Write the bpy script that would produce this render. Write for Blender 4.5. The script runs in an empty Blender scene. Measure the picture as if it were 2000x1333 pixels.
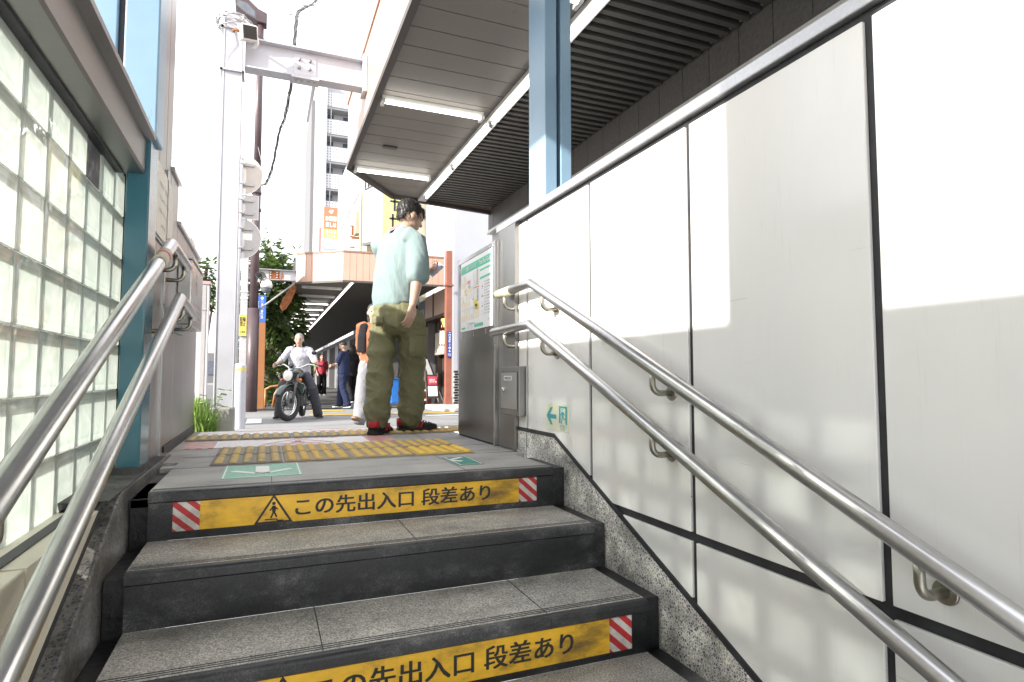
import bpy, bmesh, math, random
from mathutils import Vector, Matrix, noise
R = math.radians
PI = math.pi
random.seed(7)
SC = bpy.context.scene
COL = SC.collection
# ------------------------------------------------------------------ camera
cam_d = bpy.data.cameras.new('camera'); cam = bpy.data.objects.new('camera', cam_d); COL.objects.link(cam)
cam.location = (0, 0, 0.40)
cam.rotation_euler = (R(93.38), 0, R(-22.36))
cam_d.sensor_width = 36; cam_d.lens = 21.006
cam_d.clip_start = 0.02; cam_d.clip_end = 2000
SC.camera = cam
SC.render.resolution_x = 1024; SC.render.resolution_y = 682
# ------------------------------------------------------------------ light
LX, LY, LZ = 1.0, 0.35, -0.475           # the way sunlight travels
ELEV = math.atan2(-LZ, math.hypot(LX, LY))
W = bpy.data.worlds.new('World'); SC.world = W; W.use_nodes = True
wn = W.node_tree; bg = wn.nodes['Background']
sky = wn.nodes.new('ShaderNodeTexSky'); sky.sky_type = 'NISHITA'; sky.sun_disc = False
sky.sun_elevation = ELEV; sky.sun_rotation = math.atan2(-LX, -LY)
sky.air_density = 1.0; sky.dust_density = 4.0; sky.ozone_density = 1.0
# thin bright cloud veil over the clear sky
wtc = wn.nodes.new('ShaderNodeTexCoord'); wno = wn.nodes.new('ShaderNodeTexNoise'); wno.inputs['Scale'].default_value = 2.2; wno.inputs['Detail'].default_value = 6
wn.links.new(wtc.outputs['Generated'], wno.inputs['Vector'])
wr = wn.nodes.new('ShaderNodeMapRange'); wr.inputs[1].default_value = .3; wr.inputs[2].default_value = .7; wr.inputs[3].default_value = .72; wr.inputs[4].default_value = .93
wn.links.new(wno.outputs['Fac'], wr.inputs[0])
wmx = wn.nodes.new('ShaderNodeMix'); wmx.data_type = 'RGBA'; wmx.inputs['B'].default_value = (4.9, 4.92, 5.0, 1)
wn.links.new(wr.outputs[0], wmx.inputs['Factor']); wn.links.new(sky.outputs[0], wmx.inputs['A']); wn.links.new(wmx.outputs['Result'], bg.inputs[0])
bg.inputs[1].default_value = 0.15
sd = bpy.data.lights.new('sun', 'SUN'); sd.energy = 2.7; sd.angle = R(0.9); sd.color = (1, .95, .88)
so = bpy.data.objects.new('sun', sd); COL.objects.link(so)
so.rotation_euler = Vector((LX, LY, LZ)).to_track_quat('-Z', 'Y').to_euler()
so.location = (-6, -2, 6)
SC.view_settings.view_transform = 'Standard'; SC.view_settings.look = 'None'
SC.view_settings.gamma = 1.0; SC.view_settings.exposure = 1.88
try: SC.view_settings.use_curve_mapping = False
except Exception: pass
SC.cycles.max_bounces = 10; SC.cycles.transparent_max_bounces = 12
SC.cycles.sample_clamp_indirect = 6
try: SC.cycles.use_denoising = True
except Exception: pass

# ------------------------------------------------------------------ materials
def newmat(name):
    m = bpy.data.materials.new(name); m.use_nodes = True
    nt = m.node_tree; b = nt.nodes['Principled BSDF']
    return m, nt, b
def setc(b, col, rough=.5, metal=0., spec=None, coat=0.):
    b.inputs['Base Color'].default_value = (*col, 1); b.inputs['Roughness'].default_value = rough
    b.inputs['Metallic'].default_value = metal
    if spec is not None: b.inputs['Specular IOR Level'].default_value = spec
    if coat: b.inputs['Coat Weight'].default_value = coat; b.inputs['Coat Roughness'].default_value = .08
def tex(nt, kind, scale, detail=4, stretch=None, rough=.55):
    tc = nt.nodes.new('ShaderNodeTexCoord'); mp = nt.nodes.new('ShaderNodeMapping')
    nt.links.new(tc.outputs['Object'], mp.inputs[0])
    if stretch: mp.inputs['Scale'].default_value = stretch
    t = nt.nodes.new('ShaderNodeTex' + kind); t.inputs['Scale'].default_value = scale
    if kind == 'Noise': t.inputs['Detail'].default_value = detail; t.inputs['Roughness'].default_value = rough
    nt.links.new(mp.outputs[0], t.inputs['Vector'])
    return t
def ramp(nt, src, stops):
    r = nt.nodes.new('ShaderNodeValToRGB'); e = r.color_ramp.elements
    while len(e) < len(stops): e.new(.5)
    for k, (p, c) in enumerate(stops):
        e[k].position = p; e[k].color = (*c, 1) if len(c) == 3 else c
    nt.links.new(src, r.inputs[0]); return r
def mixc(nt, fac, a, b, mode='MIX'):
    m = nt.nodes.new('ShaderNodeMix'); m.data_type = 'RGBA'; m.blend_type = mode
    def put(sock, v):
        if isinstance(v, (tuple, list)): sock.default_value = (*v, 1) if len(v) == 3 else v
        elif isinstance(v, (int, float)): sock.default_value = v
        else: nt.links.new(v, sock)
    put(m.inputs['Factor'], fac); put(m.inputs['A'], a); put(m.inputs['B'], b)
    return m.outputs['Result']
def bump(nt, b, src, strength=.3, dist=.01):
    n = nt.nodes.new('ShaderNodeBump'); n.inputs['Strength'].default_value = strength; n.inputs['Distance'].default_value = dist
    nt.links.new(src, n.inputs['Height']); nt.links.new(n.outputs[0], b.inputs['Normal'])
def g(v): return (v, v, v)
def M(name, col, rough=.5, metal=0., var=.12, scale=6, bmp=0., bscale=60, coat=0., stretch=None, spec=None, dirt=None):
    m, nt, b = newmat(name); setc(b, col, rough, metal, spec, coat)
    if var:
        t = tex(nt, 'Noise', scale, 6, stretch)
        lo = tuple(c * (1 - var) for c in col); hi = tuple(min(1, c * (1 + var)) for c in col)
        r = ramp(nt, t.outputs['Fac'], [(.3, lo), (.7, hi)])
        out = r.outputs[0]
        if dirt:
            t2 = tex(nt, 'Noise', dirt[1], 8, dirt[3] if len(dirt) > 3 else None, .65)
            r2 = ramp(nt, t2.outputs['Fac'], [(dirt[2], g(0)), (dirt[2] + .12, g(1))])
            out = mixc(nt, r2.outputs[0], out, dirt[0])
        nt.links.new(out, b.inputs['Base Color'])
        rr = nt.nodes.new('ShaderNodeMapRange'); rr.inputs[3].default_value = max(.02, rough - .06); rr.inputs[4].default_value = min(1, rough + .08)
        nt.links.new(t.outputs['Fac'], rr.inputs[0]); nt.links.new(rr.outputs[0], b.inputs['Roughness'])
    if bmp:
        t3 = tex(nt, 'Noise', bscale, 5, stretch); bump(nt, b, t3.outputs['Fac'], bmp)
    return m
def emit(name, col, s):
    m, nt, b = newmat(name); setc(b, col, .4)
    b.inputs['Emission Color'].default_value = (*col, 1); b.inputs['Emission Strength'].default_value = s
    return m

def m_granite():
    m, nt, b = newmat('tread granite'); setc(b, g(.14), .55)
    v = tex(nt, 'Noise', 190, 3, None, .85); r = ramp(nt, v.outputs['Fac'], [(.34, (.11, .106, .10)), (.5, (.38, .362, .335)), (.66, (.78, .75, .70))])
    n = tex(nt, 'Noise', 2.6, 8, (1, 1.6, 1), .66); r2 = ramp(nt, n.outputs['Fac'], [(.30, g(.50)), (.45, g(.85)), (.58, g(1.05)), (.70, g(1.35))])
    o = mixc(nt, 1., r.outputs[0], r2.outputs[0], 'MULTIPLY')
    nt.links.new(o, b.inputs['Base Color']); bump(nt, b, v.outputs['Fac'], .15, .002)
    return m
def m_landing():
    m, nt, b = newmat('landing pavers'); setc(b, g(.2), .6)
    v = tex(nt, 'Noise', 230, 3, None, .8); r = ramp(nt, v.outputs['Fac'], [(.32, (.17, .166, .16)), (.5, (.36, .352, .34)), (.70, (.58, .57, .55))])
    n = tex(nt, 'Noise', 2.3, 9, (1, 1.5, 1), .68); r2 = ramp(nt, n.outputs['Fac'], [(.30, g(.55)), (.48, g(.92)), (.72, g(1.18))])
    o = mixc(nt, 1., r.outputs[0], r2.outputs[0], 'MULTIPLY')
    nt.links.new(o, b.inputs['Base Color']); bump(nt, b, v.outputs['Fac'], .12, .002)
    return m
def m_black():
    m, nt, b = newmat('black riser stone'); setc(b, g(.015), .35)
    n = tex(nt, 'Noise', 3.2, 9, (1, 1, 1.6), .68)
    r = ramp(nt, n.outputs['Fac'], [(.36, (.012, .013, .015)), (.50, (.022, .023, .026)), (.58, (.055, .056, .059)), (.70, (.17, .17, .172))])
    v = tex(nt, 'Noise', 190, 2, None, .8); r2 = ramp(nt, v.outputs['Fac'], [(.4, g(.6)), (.72, g(1.7))])
    o = mixc(nt, 1., r.outputs[0], r2.outputs[0], 'MULTIPLY')
    nt.links.new(o, b.inputs['Base Color'])
    rr = ramp(nt, n.outputs['Fac'], [(.4, g(.32)), (.7, g(.7))]); nt.links.new(rr.outputs[0], b.inputs['Roughness'])
    return m
def m_terrazzo(name, dark=1.):
    m, nt, b = newmat(name); setc(b, g(.3), .45)
    v = tex(nt, 'Voronoi', 105); v.feature = 'DISTANCE_TO_EDGE'
    d = tex(nt, 'Noise', 4.0, 8, (1, 1, 1.2), .7)
    c = tex(nt, 'Voronoi', 105)
    stone = ramp(nt, c.outputs['Color'], [(.2, (.08, .085, .11)), (.5, (.26, .255, .25)), (.8, (.50, .46, .38))])
    edge = ramp(nt, v.outputs['Distance'], [(.03, g(1)), (.16, g(0))])
    o = mixc(nt, edge.outputs[0], stone.outputs[0], tuple(x * dark for x in (.85, .83, .79)))
    dr = ramp(nt, d.outputs['Fac'], [(.46, g(1.)), (.58, g(.6)), (.68, g(.16))])
    o = mixc(nt, 1., o, dr.outputs[0], 'MULTIPLY')
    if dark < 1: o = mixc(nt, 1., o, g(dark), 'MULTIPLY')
    nt.links.new(o, b.inputs['Base Color']); bump(nt, b, v.outputs['Distance'], .08, .002)
    return m
def m_steel(name, base=.56, rough=.24, stretch=(60, 60, 1), tint=(1, .985, .96), var=.07):
    m, nt, b = newmat(name); setc(b, tuple(base * t for t in tint), rough, 1.)
    t = tex(nt, 'Noise', 6, 5, stretch)
    r = ramp(nt, t.outputs['Fac'], [(.3, tuple(base * (1 - var) * q for q in tint)), (.7, tuple(base * (1 + var) * q for q in tint))])
    n2 = tex(nt, 'Noise', 2.2, 7); r2 = ramp(nt, n2.outputs['Fac'], [(.35, g(.82)), (.65, g(1))])
    nt.links.new(mixc(nt, 1., r.outputs[0], r2.outputs[0], 'MULTIPLY'), b.inputs['Base Color'])
    rr = nt.nodes.new('ShaderNodeMapRange'); rr.inputs[3].default_value = rough - .05; rr.inputs[4].default_value = rough + .12
    nt.links.new(n2.outputs['Fac'], rr.inputs[0]); nt.links.new(rr.outputs[0], b.inputs['Roughness'])
    bump(nt, b, t.outputs['Fac'], .025, .001)
    return m
def m_glassblock(back=False):
    m = bpy.data.materials.new('glass block back' if back else 'glass block'); m.use_nodes = True; nt = m.node_tree
    for n in list(nt.nodes):
        if n.type != 'OUTPUT_MATERIAL': nt.nodes.remove(n)
    out = [n for n in nt.nodes if n.type == 'OUTPUT_MATERIAL'][0]
    def mx(f, a, b):
        x = nt.nodes.new('ShaderNodeMixShader')
        if isinstance(f, float): x.inputs[0].default_value = f
        else: nt.links.new(f, x.inputs[0])
        nt.links.new(a.outputs[0], x.inputs[1]); nt.links.new(b.outputs[0], x.inputs[2]); return x
    tp = nt.nodes.new('ShaderNodeBsdfTransparent'); tp.inputs[0].default_value = (.93, .98, .95, 1)
    gl = nt.nodes.new('ShaderNodeBsdfGlossy'); gl.inputs['Roughness'].default_value = .05
    if back:
        nt.links.new(mx(.06, tp, gl).outputs[0], out.inputs['Surface']); return m
    oi = nt.nodes.new('ShaderNodeObjectInfo'); tc = nt.nodes.new('ShaderNodeTexCoord')
    t = nt.nodes.new('ShaderNodeTexNoise'); t.noise_dimensions = '4D'; t.inputs['Scale'].default_value = 5.5; t.inputs['Detail'].default_value = 1.5; t.inputs['Distortion'].default_value = .9
    ml = nt.nodes.new('ShaderNodeMath'); ml.operation = 'MULTIPLY'; ml.inputs[1].default_value = 40
    nt.links.new(oi.outputs['Random'], ml.inputs[0]); nt.links.new(ml.outputs[0], t.inputs['W']); nt.links.new(tc.outputs['Object'], t.inputs['Vector'])
    bm = nt.nodes.new('ShaderNodeBump'); bm.inputs['Strength'].default_value = .30; bm.inputs['Distance'].default_value = .02
    nt.links.new(t.outputs['Fac'], bm.inputs['Height'])
    # distance from the block's middle: thick rim of greener glass, thin clear middle
    sp = nt.nodes.new('ShaderNodeSeparateXYZ'); nt.links.new(tc.outputs['Generated'], sp.inputs[0])
    def mth(op, x, y=None):
        n = nt.nodes.new('ShaderNodeMath'); n.operation = op
        for k, q in enumerate((x, y)):
            if isinstance(q, (int, float)): n.inputs[k].default_value = q
            elif q is not None: nt.links.new(q, n.inputs[k])
        return n.outputs[0]
    ey = mth('ABSOLUTE', mth('SUBTRACT', sp.outputs['Y'], .5)); ez = mth('ABSOLUTE', mth('SUBTRACT', sp.outputs['Z'], .5))
    ed = mth('MAXIMUM', ey, ez)
    rim = ramp(nt, ed, [(.30, (.365, .385, .368)), (.365, (.315, .342, .322)), (.39, (.40, .418, .402)), (.46, (.355, .38, .36)), (.5, (.36, .385, .365))])
    vr = ramp(nt, t.outputs['Fac'], [(.28, (.74, .79, .76)), (.48, g(1.0)), (.54, (.84, .88, .85)), (.60, g(1.0)), (.74, (.93, .95, .93))])
    col = mixc(nt, 1., rim.outputs[0], vr.outputs[0], 'MULTIPLY')
    tr = nt.nodes.new('ShaderNodeBsdfTranslucent'); df = nt.nodes.new('ShaderNodeBsdfDiffuse')
    for n in (tr, df): nt.links.new(col, n.inputs[0])
    nt.links.new(bm.outputs[0], gl.inputs['Normal'])
    s1 = mx(.25, tr, df)
    # clear middle, a different amount in every block
    rad = mth('SUBTRACT', .5, mth('MULTIPLY', mth('ADD', mth('MULTIPLY', ey, ey), mth('MULTIPLY', ez, ez)), 4.5))
    th = nt.nodes.new('ShaderNodeTexNoise'); th.noise_dimensions = '4D'; th.inputs['Scale'].default_value = 11; th.inputs['Detail'].default_value = 3; th.inputs['Distortion'].default_value = 2.2
    nt.links.new(ml.outputs[0], th.inputs['W']); nt.links.new(tc.outputs['Object'], th.inputs['Vector'])
    shp = ramp(nt, th.outputs['Fac'], [(.33, g(0)), (.68, g(1))])
    hole = mth('MULTIPLY', mth('MAXIMUM', rad, 0), mth('MULTIPLY', mth('POWER', oi.outputs['Random'], .9), mth('MULTIPLY', shp.outputs[0], 1.15)))
    inner = mth('LESS_THAN', ed, .40)
    s2 = mx(mth('MINIMUM', mth('ADD', mth('MULTIPLY', hole, .30), mth('MULTIPLY', inner, mth('ADD', .045, mth('MULTIPLY', oi.outputs['Random'], .05)))), .45), s1, tp)
    fr = nt.nodes.new('ShaderNodeFresnel'); fr.inputs['IOR'].default_value = 1.4; nt.links.new(bm.outputs[0], fr.inputs['Normal'])
    s3 = mx(fr.outputs[0], s2, gl)
    nt.links.new(s3.outputs[0], out.inputs['Surface'])
    return m
def m_paintrust(name, col, amt=.62, rough=.4, stretch=(3, 3, 1), rust=(.22, .09, .03)):
    m, nt, b = newmat(name); setc(b, col, rough)
    t = tex(nt, 'Noise', 5, 10, stretch, .72)
    r = ramp(nt, t.outputs['Fac'], [(amt, g(0)), (amt + .06, g(1))])
    t2 = tex(nt, 'Noise', 40, 4); rc = ramp(nt, t2.outputs['Fac'], [(.35, tuple(c * .5 for c in rust)), (.65, tuple(min(1, c * 1.6) for c in rust))])
    t3 = tex(nt, 'Noise', 2.5, 5); pc = ramp(nt, t3.outputs['Fac'], [(.3, tuple(c * .86 for c in col)), (.7, tuple(min(1, c * 1.08) for c in col))])
    nt.links.new(mixc(nt, r.outputs[0], pc.outputs[0], rc.outputs[0]), b.inputs['Base Color'])
    return m
def m_enamel():
    m, nt, b = newmat('white enamel panel'); setc(b, (.80, .795, .78), .16, coat=.25)
    t = tex(nt, 'Noise', 1.7, 7, (1, 1.6, .7), .62); base = ramp(nt, t.outputs['Fac'], [(.3, (.765, .758, .74)), (.6, (.81, .806, .79))])
    st = tex(nt, 'Noise', 9, 5, (1, 7, .35), .7); s2 = ramp(nt, st.outputs['Fac'], [(.60, g(1)), (.78, g(.90))])
    v = tex(nt, 'Voronoi', 8.5); dots = ramp(nt, v.outputs['Distance'], [(.022, (.35, .30, .24)), (.035, g(1))])
    sc = tex(nt, 'Noise', 5, 2, (1, .5, 30), .5); s3 = ramp(nt, sc.outputs['Fac'], [(.735, g(1)), (.75, g(.80))])
    o = mixc(nt, 1., base.outputs[0], s2.outputs[0], 'MULTIPLY'); o = mixc(nt, 1., o, dots.outputs[0], 'MULTIPLY'); o = mixc(nt, 1., o, s3.outputs[0], 'MULTIPLY')
    nt.links.new(o, b.inputs['Base Color'])
    rr = ramp(nt, t.outputs['Fac'], [(.3, g(.24)), (.7, g(.13))]); nt.links.new(rr.outputs[0], b.inputs['Roughness'])
    w = tex(nt, 'Noise', 2.2, 2); bump(nt, b, w.outputs['Fac'], .06, .01)
    return m
def m_yellowfilm():
    m, nt, b = newmat('worn yellow film'); setc(b, (.62, .38, .03), .38)
    t = tex(nt, 'Noise', 3.2, 9, (1, 1, 2.2), .7)
    r = ramp(nt, t.outputs['Fac'], [(.38, (.95, .56, .035)), (.50, (.80, .46, .03)), (.60, (.42, .25, .03)), (.72, (.14, .09, .03))])
    nt.links.new(r.outputs[0], b.inputs['Base Color'])
    return m
def m_stripes(name, a, c, period, ang, dirt=.0):
    m, nt, b = newmat(name); setc(b, a, .45)
    tc = nt.nodes.new('ShaderNodeTexCoord'); sp = nt.nodes.new('ShaderNodeSeparateXYZ'); nt.links.new(tc.outputs['Object'], sp.inputs[0])
    def mth(op, x, y):
        n = nt.nodes.new('ShaderNodeMath'); n.operation = op
        for k, q in enumerate((x, y)):
            if isinstance(q, (int, float)): n.inputs[k].default_value = q
            elif q is not None: nt.links.new(q, n.inputs[k])
        return n.outputs[0]
    return m, nt, b, sp, mth
def m_hazard(name, up):
    # red and white diagonal bars in the X + up plane
    m, nt, b, sp, mth = m_stripes(name, (.6, .05, .05), (.8, .8, .8), 1, 1)
    s = mth('ADD', mth('MULTIPLY', sp.outputs['X'], 1.0), mth('MULTIPLY', sp.outputs[up], 1.15))
    f = mth('FRACT', mth('MULTIPLY', s, 17.5), None)
    k = mth('GREATER_THAN', f, .5)
    t = tex(nt, 'Noise', 14, 7, None, .7); d = ramp(nt, t.outputs['Fac'], [(.4, g(1)), (.7, g(.5))])
    c = mixc(nt, k, (.72, .68, .63), (.58, .035, .04))
    nt.links.new(mixc(nt, 1., c, d.outputs[0], 'MULTIPLY'), b.inputs['Base Color'])
    return m
def m_wornpaint(name, col, under, thr, scale=12, rough=.6):
    m, nt, b = newmat(name); setc(b, col, rough)
    t = tex(nt, 'Noise', scale, 10, None, .75); r = ramp(nt, t.outputs['Fac'], [(thr, g(0)), (thr + .1, g(1))])
    t2 = tex(nt, 'Noise', 60, 4); v = ramp(nt, t2.outputs['Fac'], [(.3, tuple(c * .8 for c in col)), (.7, tuple(min(1, c * 1.12) for c in col))])
    nt.links.new(mixc(nt, r.outputs[0], v.outputs[0], under), b.inputs['Base Color'])
    return m
def m_tactile(name, stud, base, thr):
    m, nt, b = newmat(name); setc(b, stud, .6)
    t = tex(nt, 'Noise', 7, 9, None, .75); r = ramp(nt, t.outputs['Fac'], [(thr, g(0)), (thr + .12, g(1))])
    top = mixc(nt, r.outputs[0], stud, tuple(.55 * c + .12 for c in base))
    tc = nt.nodes.new('ShaderNodeTexCoord'); sp = nt.nodes.new('ShaderNodeSeparateXYZ'); nt.links.new(tc.outputs['Object'], sp.inputs[0])
    k = nt.nodes.new('ShaderNodeMapRange'); k.inputs[1].default_value = .0055; k.inputs[2].default_value = .0085; nt.links.new(sp.outputs['Z'], k.inputs[0])
    nt.links.new(mixc(nt, k.outputs[0], base, top), b.inputs['Base Color'])
    return m
def m_brick(name, c1, c2, mortar, scale, bw, bh, ms, axis='XZ', rough=.5):
    m, nt, b = newmat(name); setc(b, c1, rough)
    tc = nt.nodes.new('ShaderNodeTexCoord'); sp = nt.nodes.new('ShaderNodeSeparateXYZ'); cb = nt.nodes.new('ShaderNodeCombineXYZ')
    nt.links.new(tc.outputs['Object'], sp.inputs[0])
    nt.links.new(sp.outputs[axis[0]], cb.inputs[0]); nt.links.new(sp.outputs[axis[1]], cb.inputs[1])
    t = nt.nodes.new('ShaderNodeTexBrick'); t.inputs['Scale'].default_value = scale
    t.inputs['Brick Width'].default_value = bw; t.inputs['Row Height'].default_value = bh; t.inputs['Mortar Size'].default_value = ms
    t.inputs['Color1'].default_value = (*c1, 1); t.inputs['Color2'].default_value = (*c2, 1); t.inputs['Mortar'].default_value = (*mortar, 1)
    nt.links.new(cb.outputs[0], t.inputs['Vector']); nt.links.new(t.outputs['Color'], b.inputs['Base Color'])
    return m
def m_dots(name, col, hole, pitch, size, axes=('X', 'Z')):
    m, nt, b, sp, mth = m_stripes(name, col, hole, 1, 1)
    def cell(o):
        f = mth('FRACT', mth('MULTIPLY', o, 1 / pitch), None)
        return mth('LESS_THAN', mth('ABSOLUTE', mth('SUBTRACT', f, .5), None), size / 2)
    k = mth('MULTIPLY', cell(sp.outputs[axes[0]]), cell(sp.outputs[axes[1]]))
    nt.links.new(mixc(nt, k, col, hole), b.inputs['Base Color'])
    return m
def m_leaf(name, c1, c2):
    m = bpy.data.materials.new(name); m.use_nodes = True; nt = m.node_tree; b = nt.nodes['Principled BSDF']
    t = tex(nt, 'Noise', 2.3, 4); r = ramp(nt, t.outputs['Fac'], [(.32, c1), (.68, c2)])
    nt.links.new(r.outputs[0], b.inputs['Base Color']); b.inputs['Roughness'].default_value = .45
    tl = nt.nodes.new('ShaderNodeBsdfTranslucent'); nt.links.new(r.outputs[0], tl.inputs[0])
    mx = nt.nodes.new('ShaderNodeMixShader'); mx.inputs[0].default_value = .3
    out = [n for n in nt.nodes if n.type == 'OUTPUT_MATERIAL'][0]
    nt.links.new(b.outputs[0], mx.inputs[1]); nt.links.new(tl.outputs[0], mx.inputs[2]); nt.links.new(mx.outputs[0], out.inputs[0])
    return m
def m_asphalt(name, base):
    m, nt, b = newmat(name); setc(b, g(base), .85)
    v = tex(nt, 'Noise', 120, 4, None, .8); r = ramp(nt, v.outputs['Fac'], [(.3, g(base * .6)), (.7, g(base * 1.5))])
    n = tex(nt, 'Noise', .8, 8, None, .6); r2 = ramp(nt, n.outputs['Fac'], [(.3, g(.75)), (.7, g(1.15))])
    nt.links.new(mixc(nt, 1., r.outputs[0], r2.outputs[0], 'MULTIPLY'), b.inputs['Base Color']); bump(nt, b, v.outputs['Fac'], .3, .004)
    return m
def m_skin(name, col):
    m, nt, b = newmat(name); setc(b, col, .5)
    t = tex(nt, 'Noise', 25, 4); r = ramp(nt, t.outputs['Fac'], [(.3, tuple(c * .9 for c in col)), (.7, tuple(min(1, c * 1.08) for c in col))])
    nt.links.new(r.outputs[0], b.inputs['Base Color'])
    b.inputs['Subsurface Weight'].default_value = .12; b.inputs['Subsurface Radius'].default_value = (.01, .004, .002)
    return m
def m_cloth(name, col, var=.12, bscale=9, bstr=.35, rough=.85):
    m, nt, b = newmat(name); setc(b, col, rough, spec=.2)
    t = tex(nt, 'Noise', 4, 6); r = ramp(nt, t.outputs['Fac'], [(.3, tuple(c * (1 - var) for c in col)), (.7, tuple(min(1, c * (1 + var)) for c in col))])
    w = tex(nt, 'Noise', 600, 2); r2 = ramp(nt, w.outputs['Fac'], [(.3, g(.88)), (.7, g(1.08))])
    nt.links.new(mixc(nt, 1., r.outputs[0], r2.outputs[0], 'MULTIPLY'), b.inputs['Base Color'])
    t3 = tex(nt, 'Noise', bscale, 3, (1.6, 1.6, .8)); t3.inputs['Distortion'].default_value = 1.2
    bump(nt, b, t3.outputs['Fac'], bstr, .03)
    return m

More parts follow.
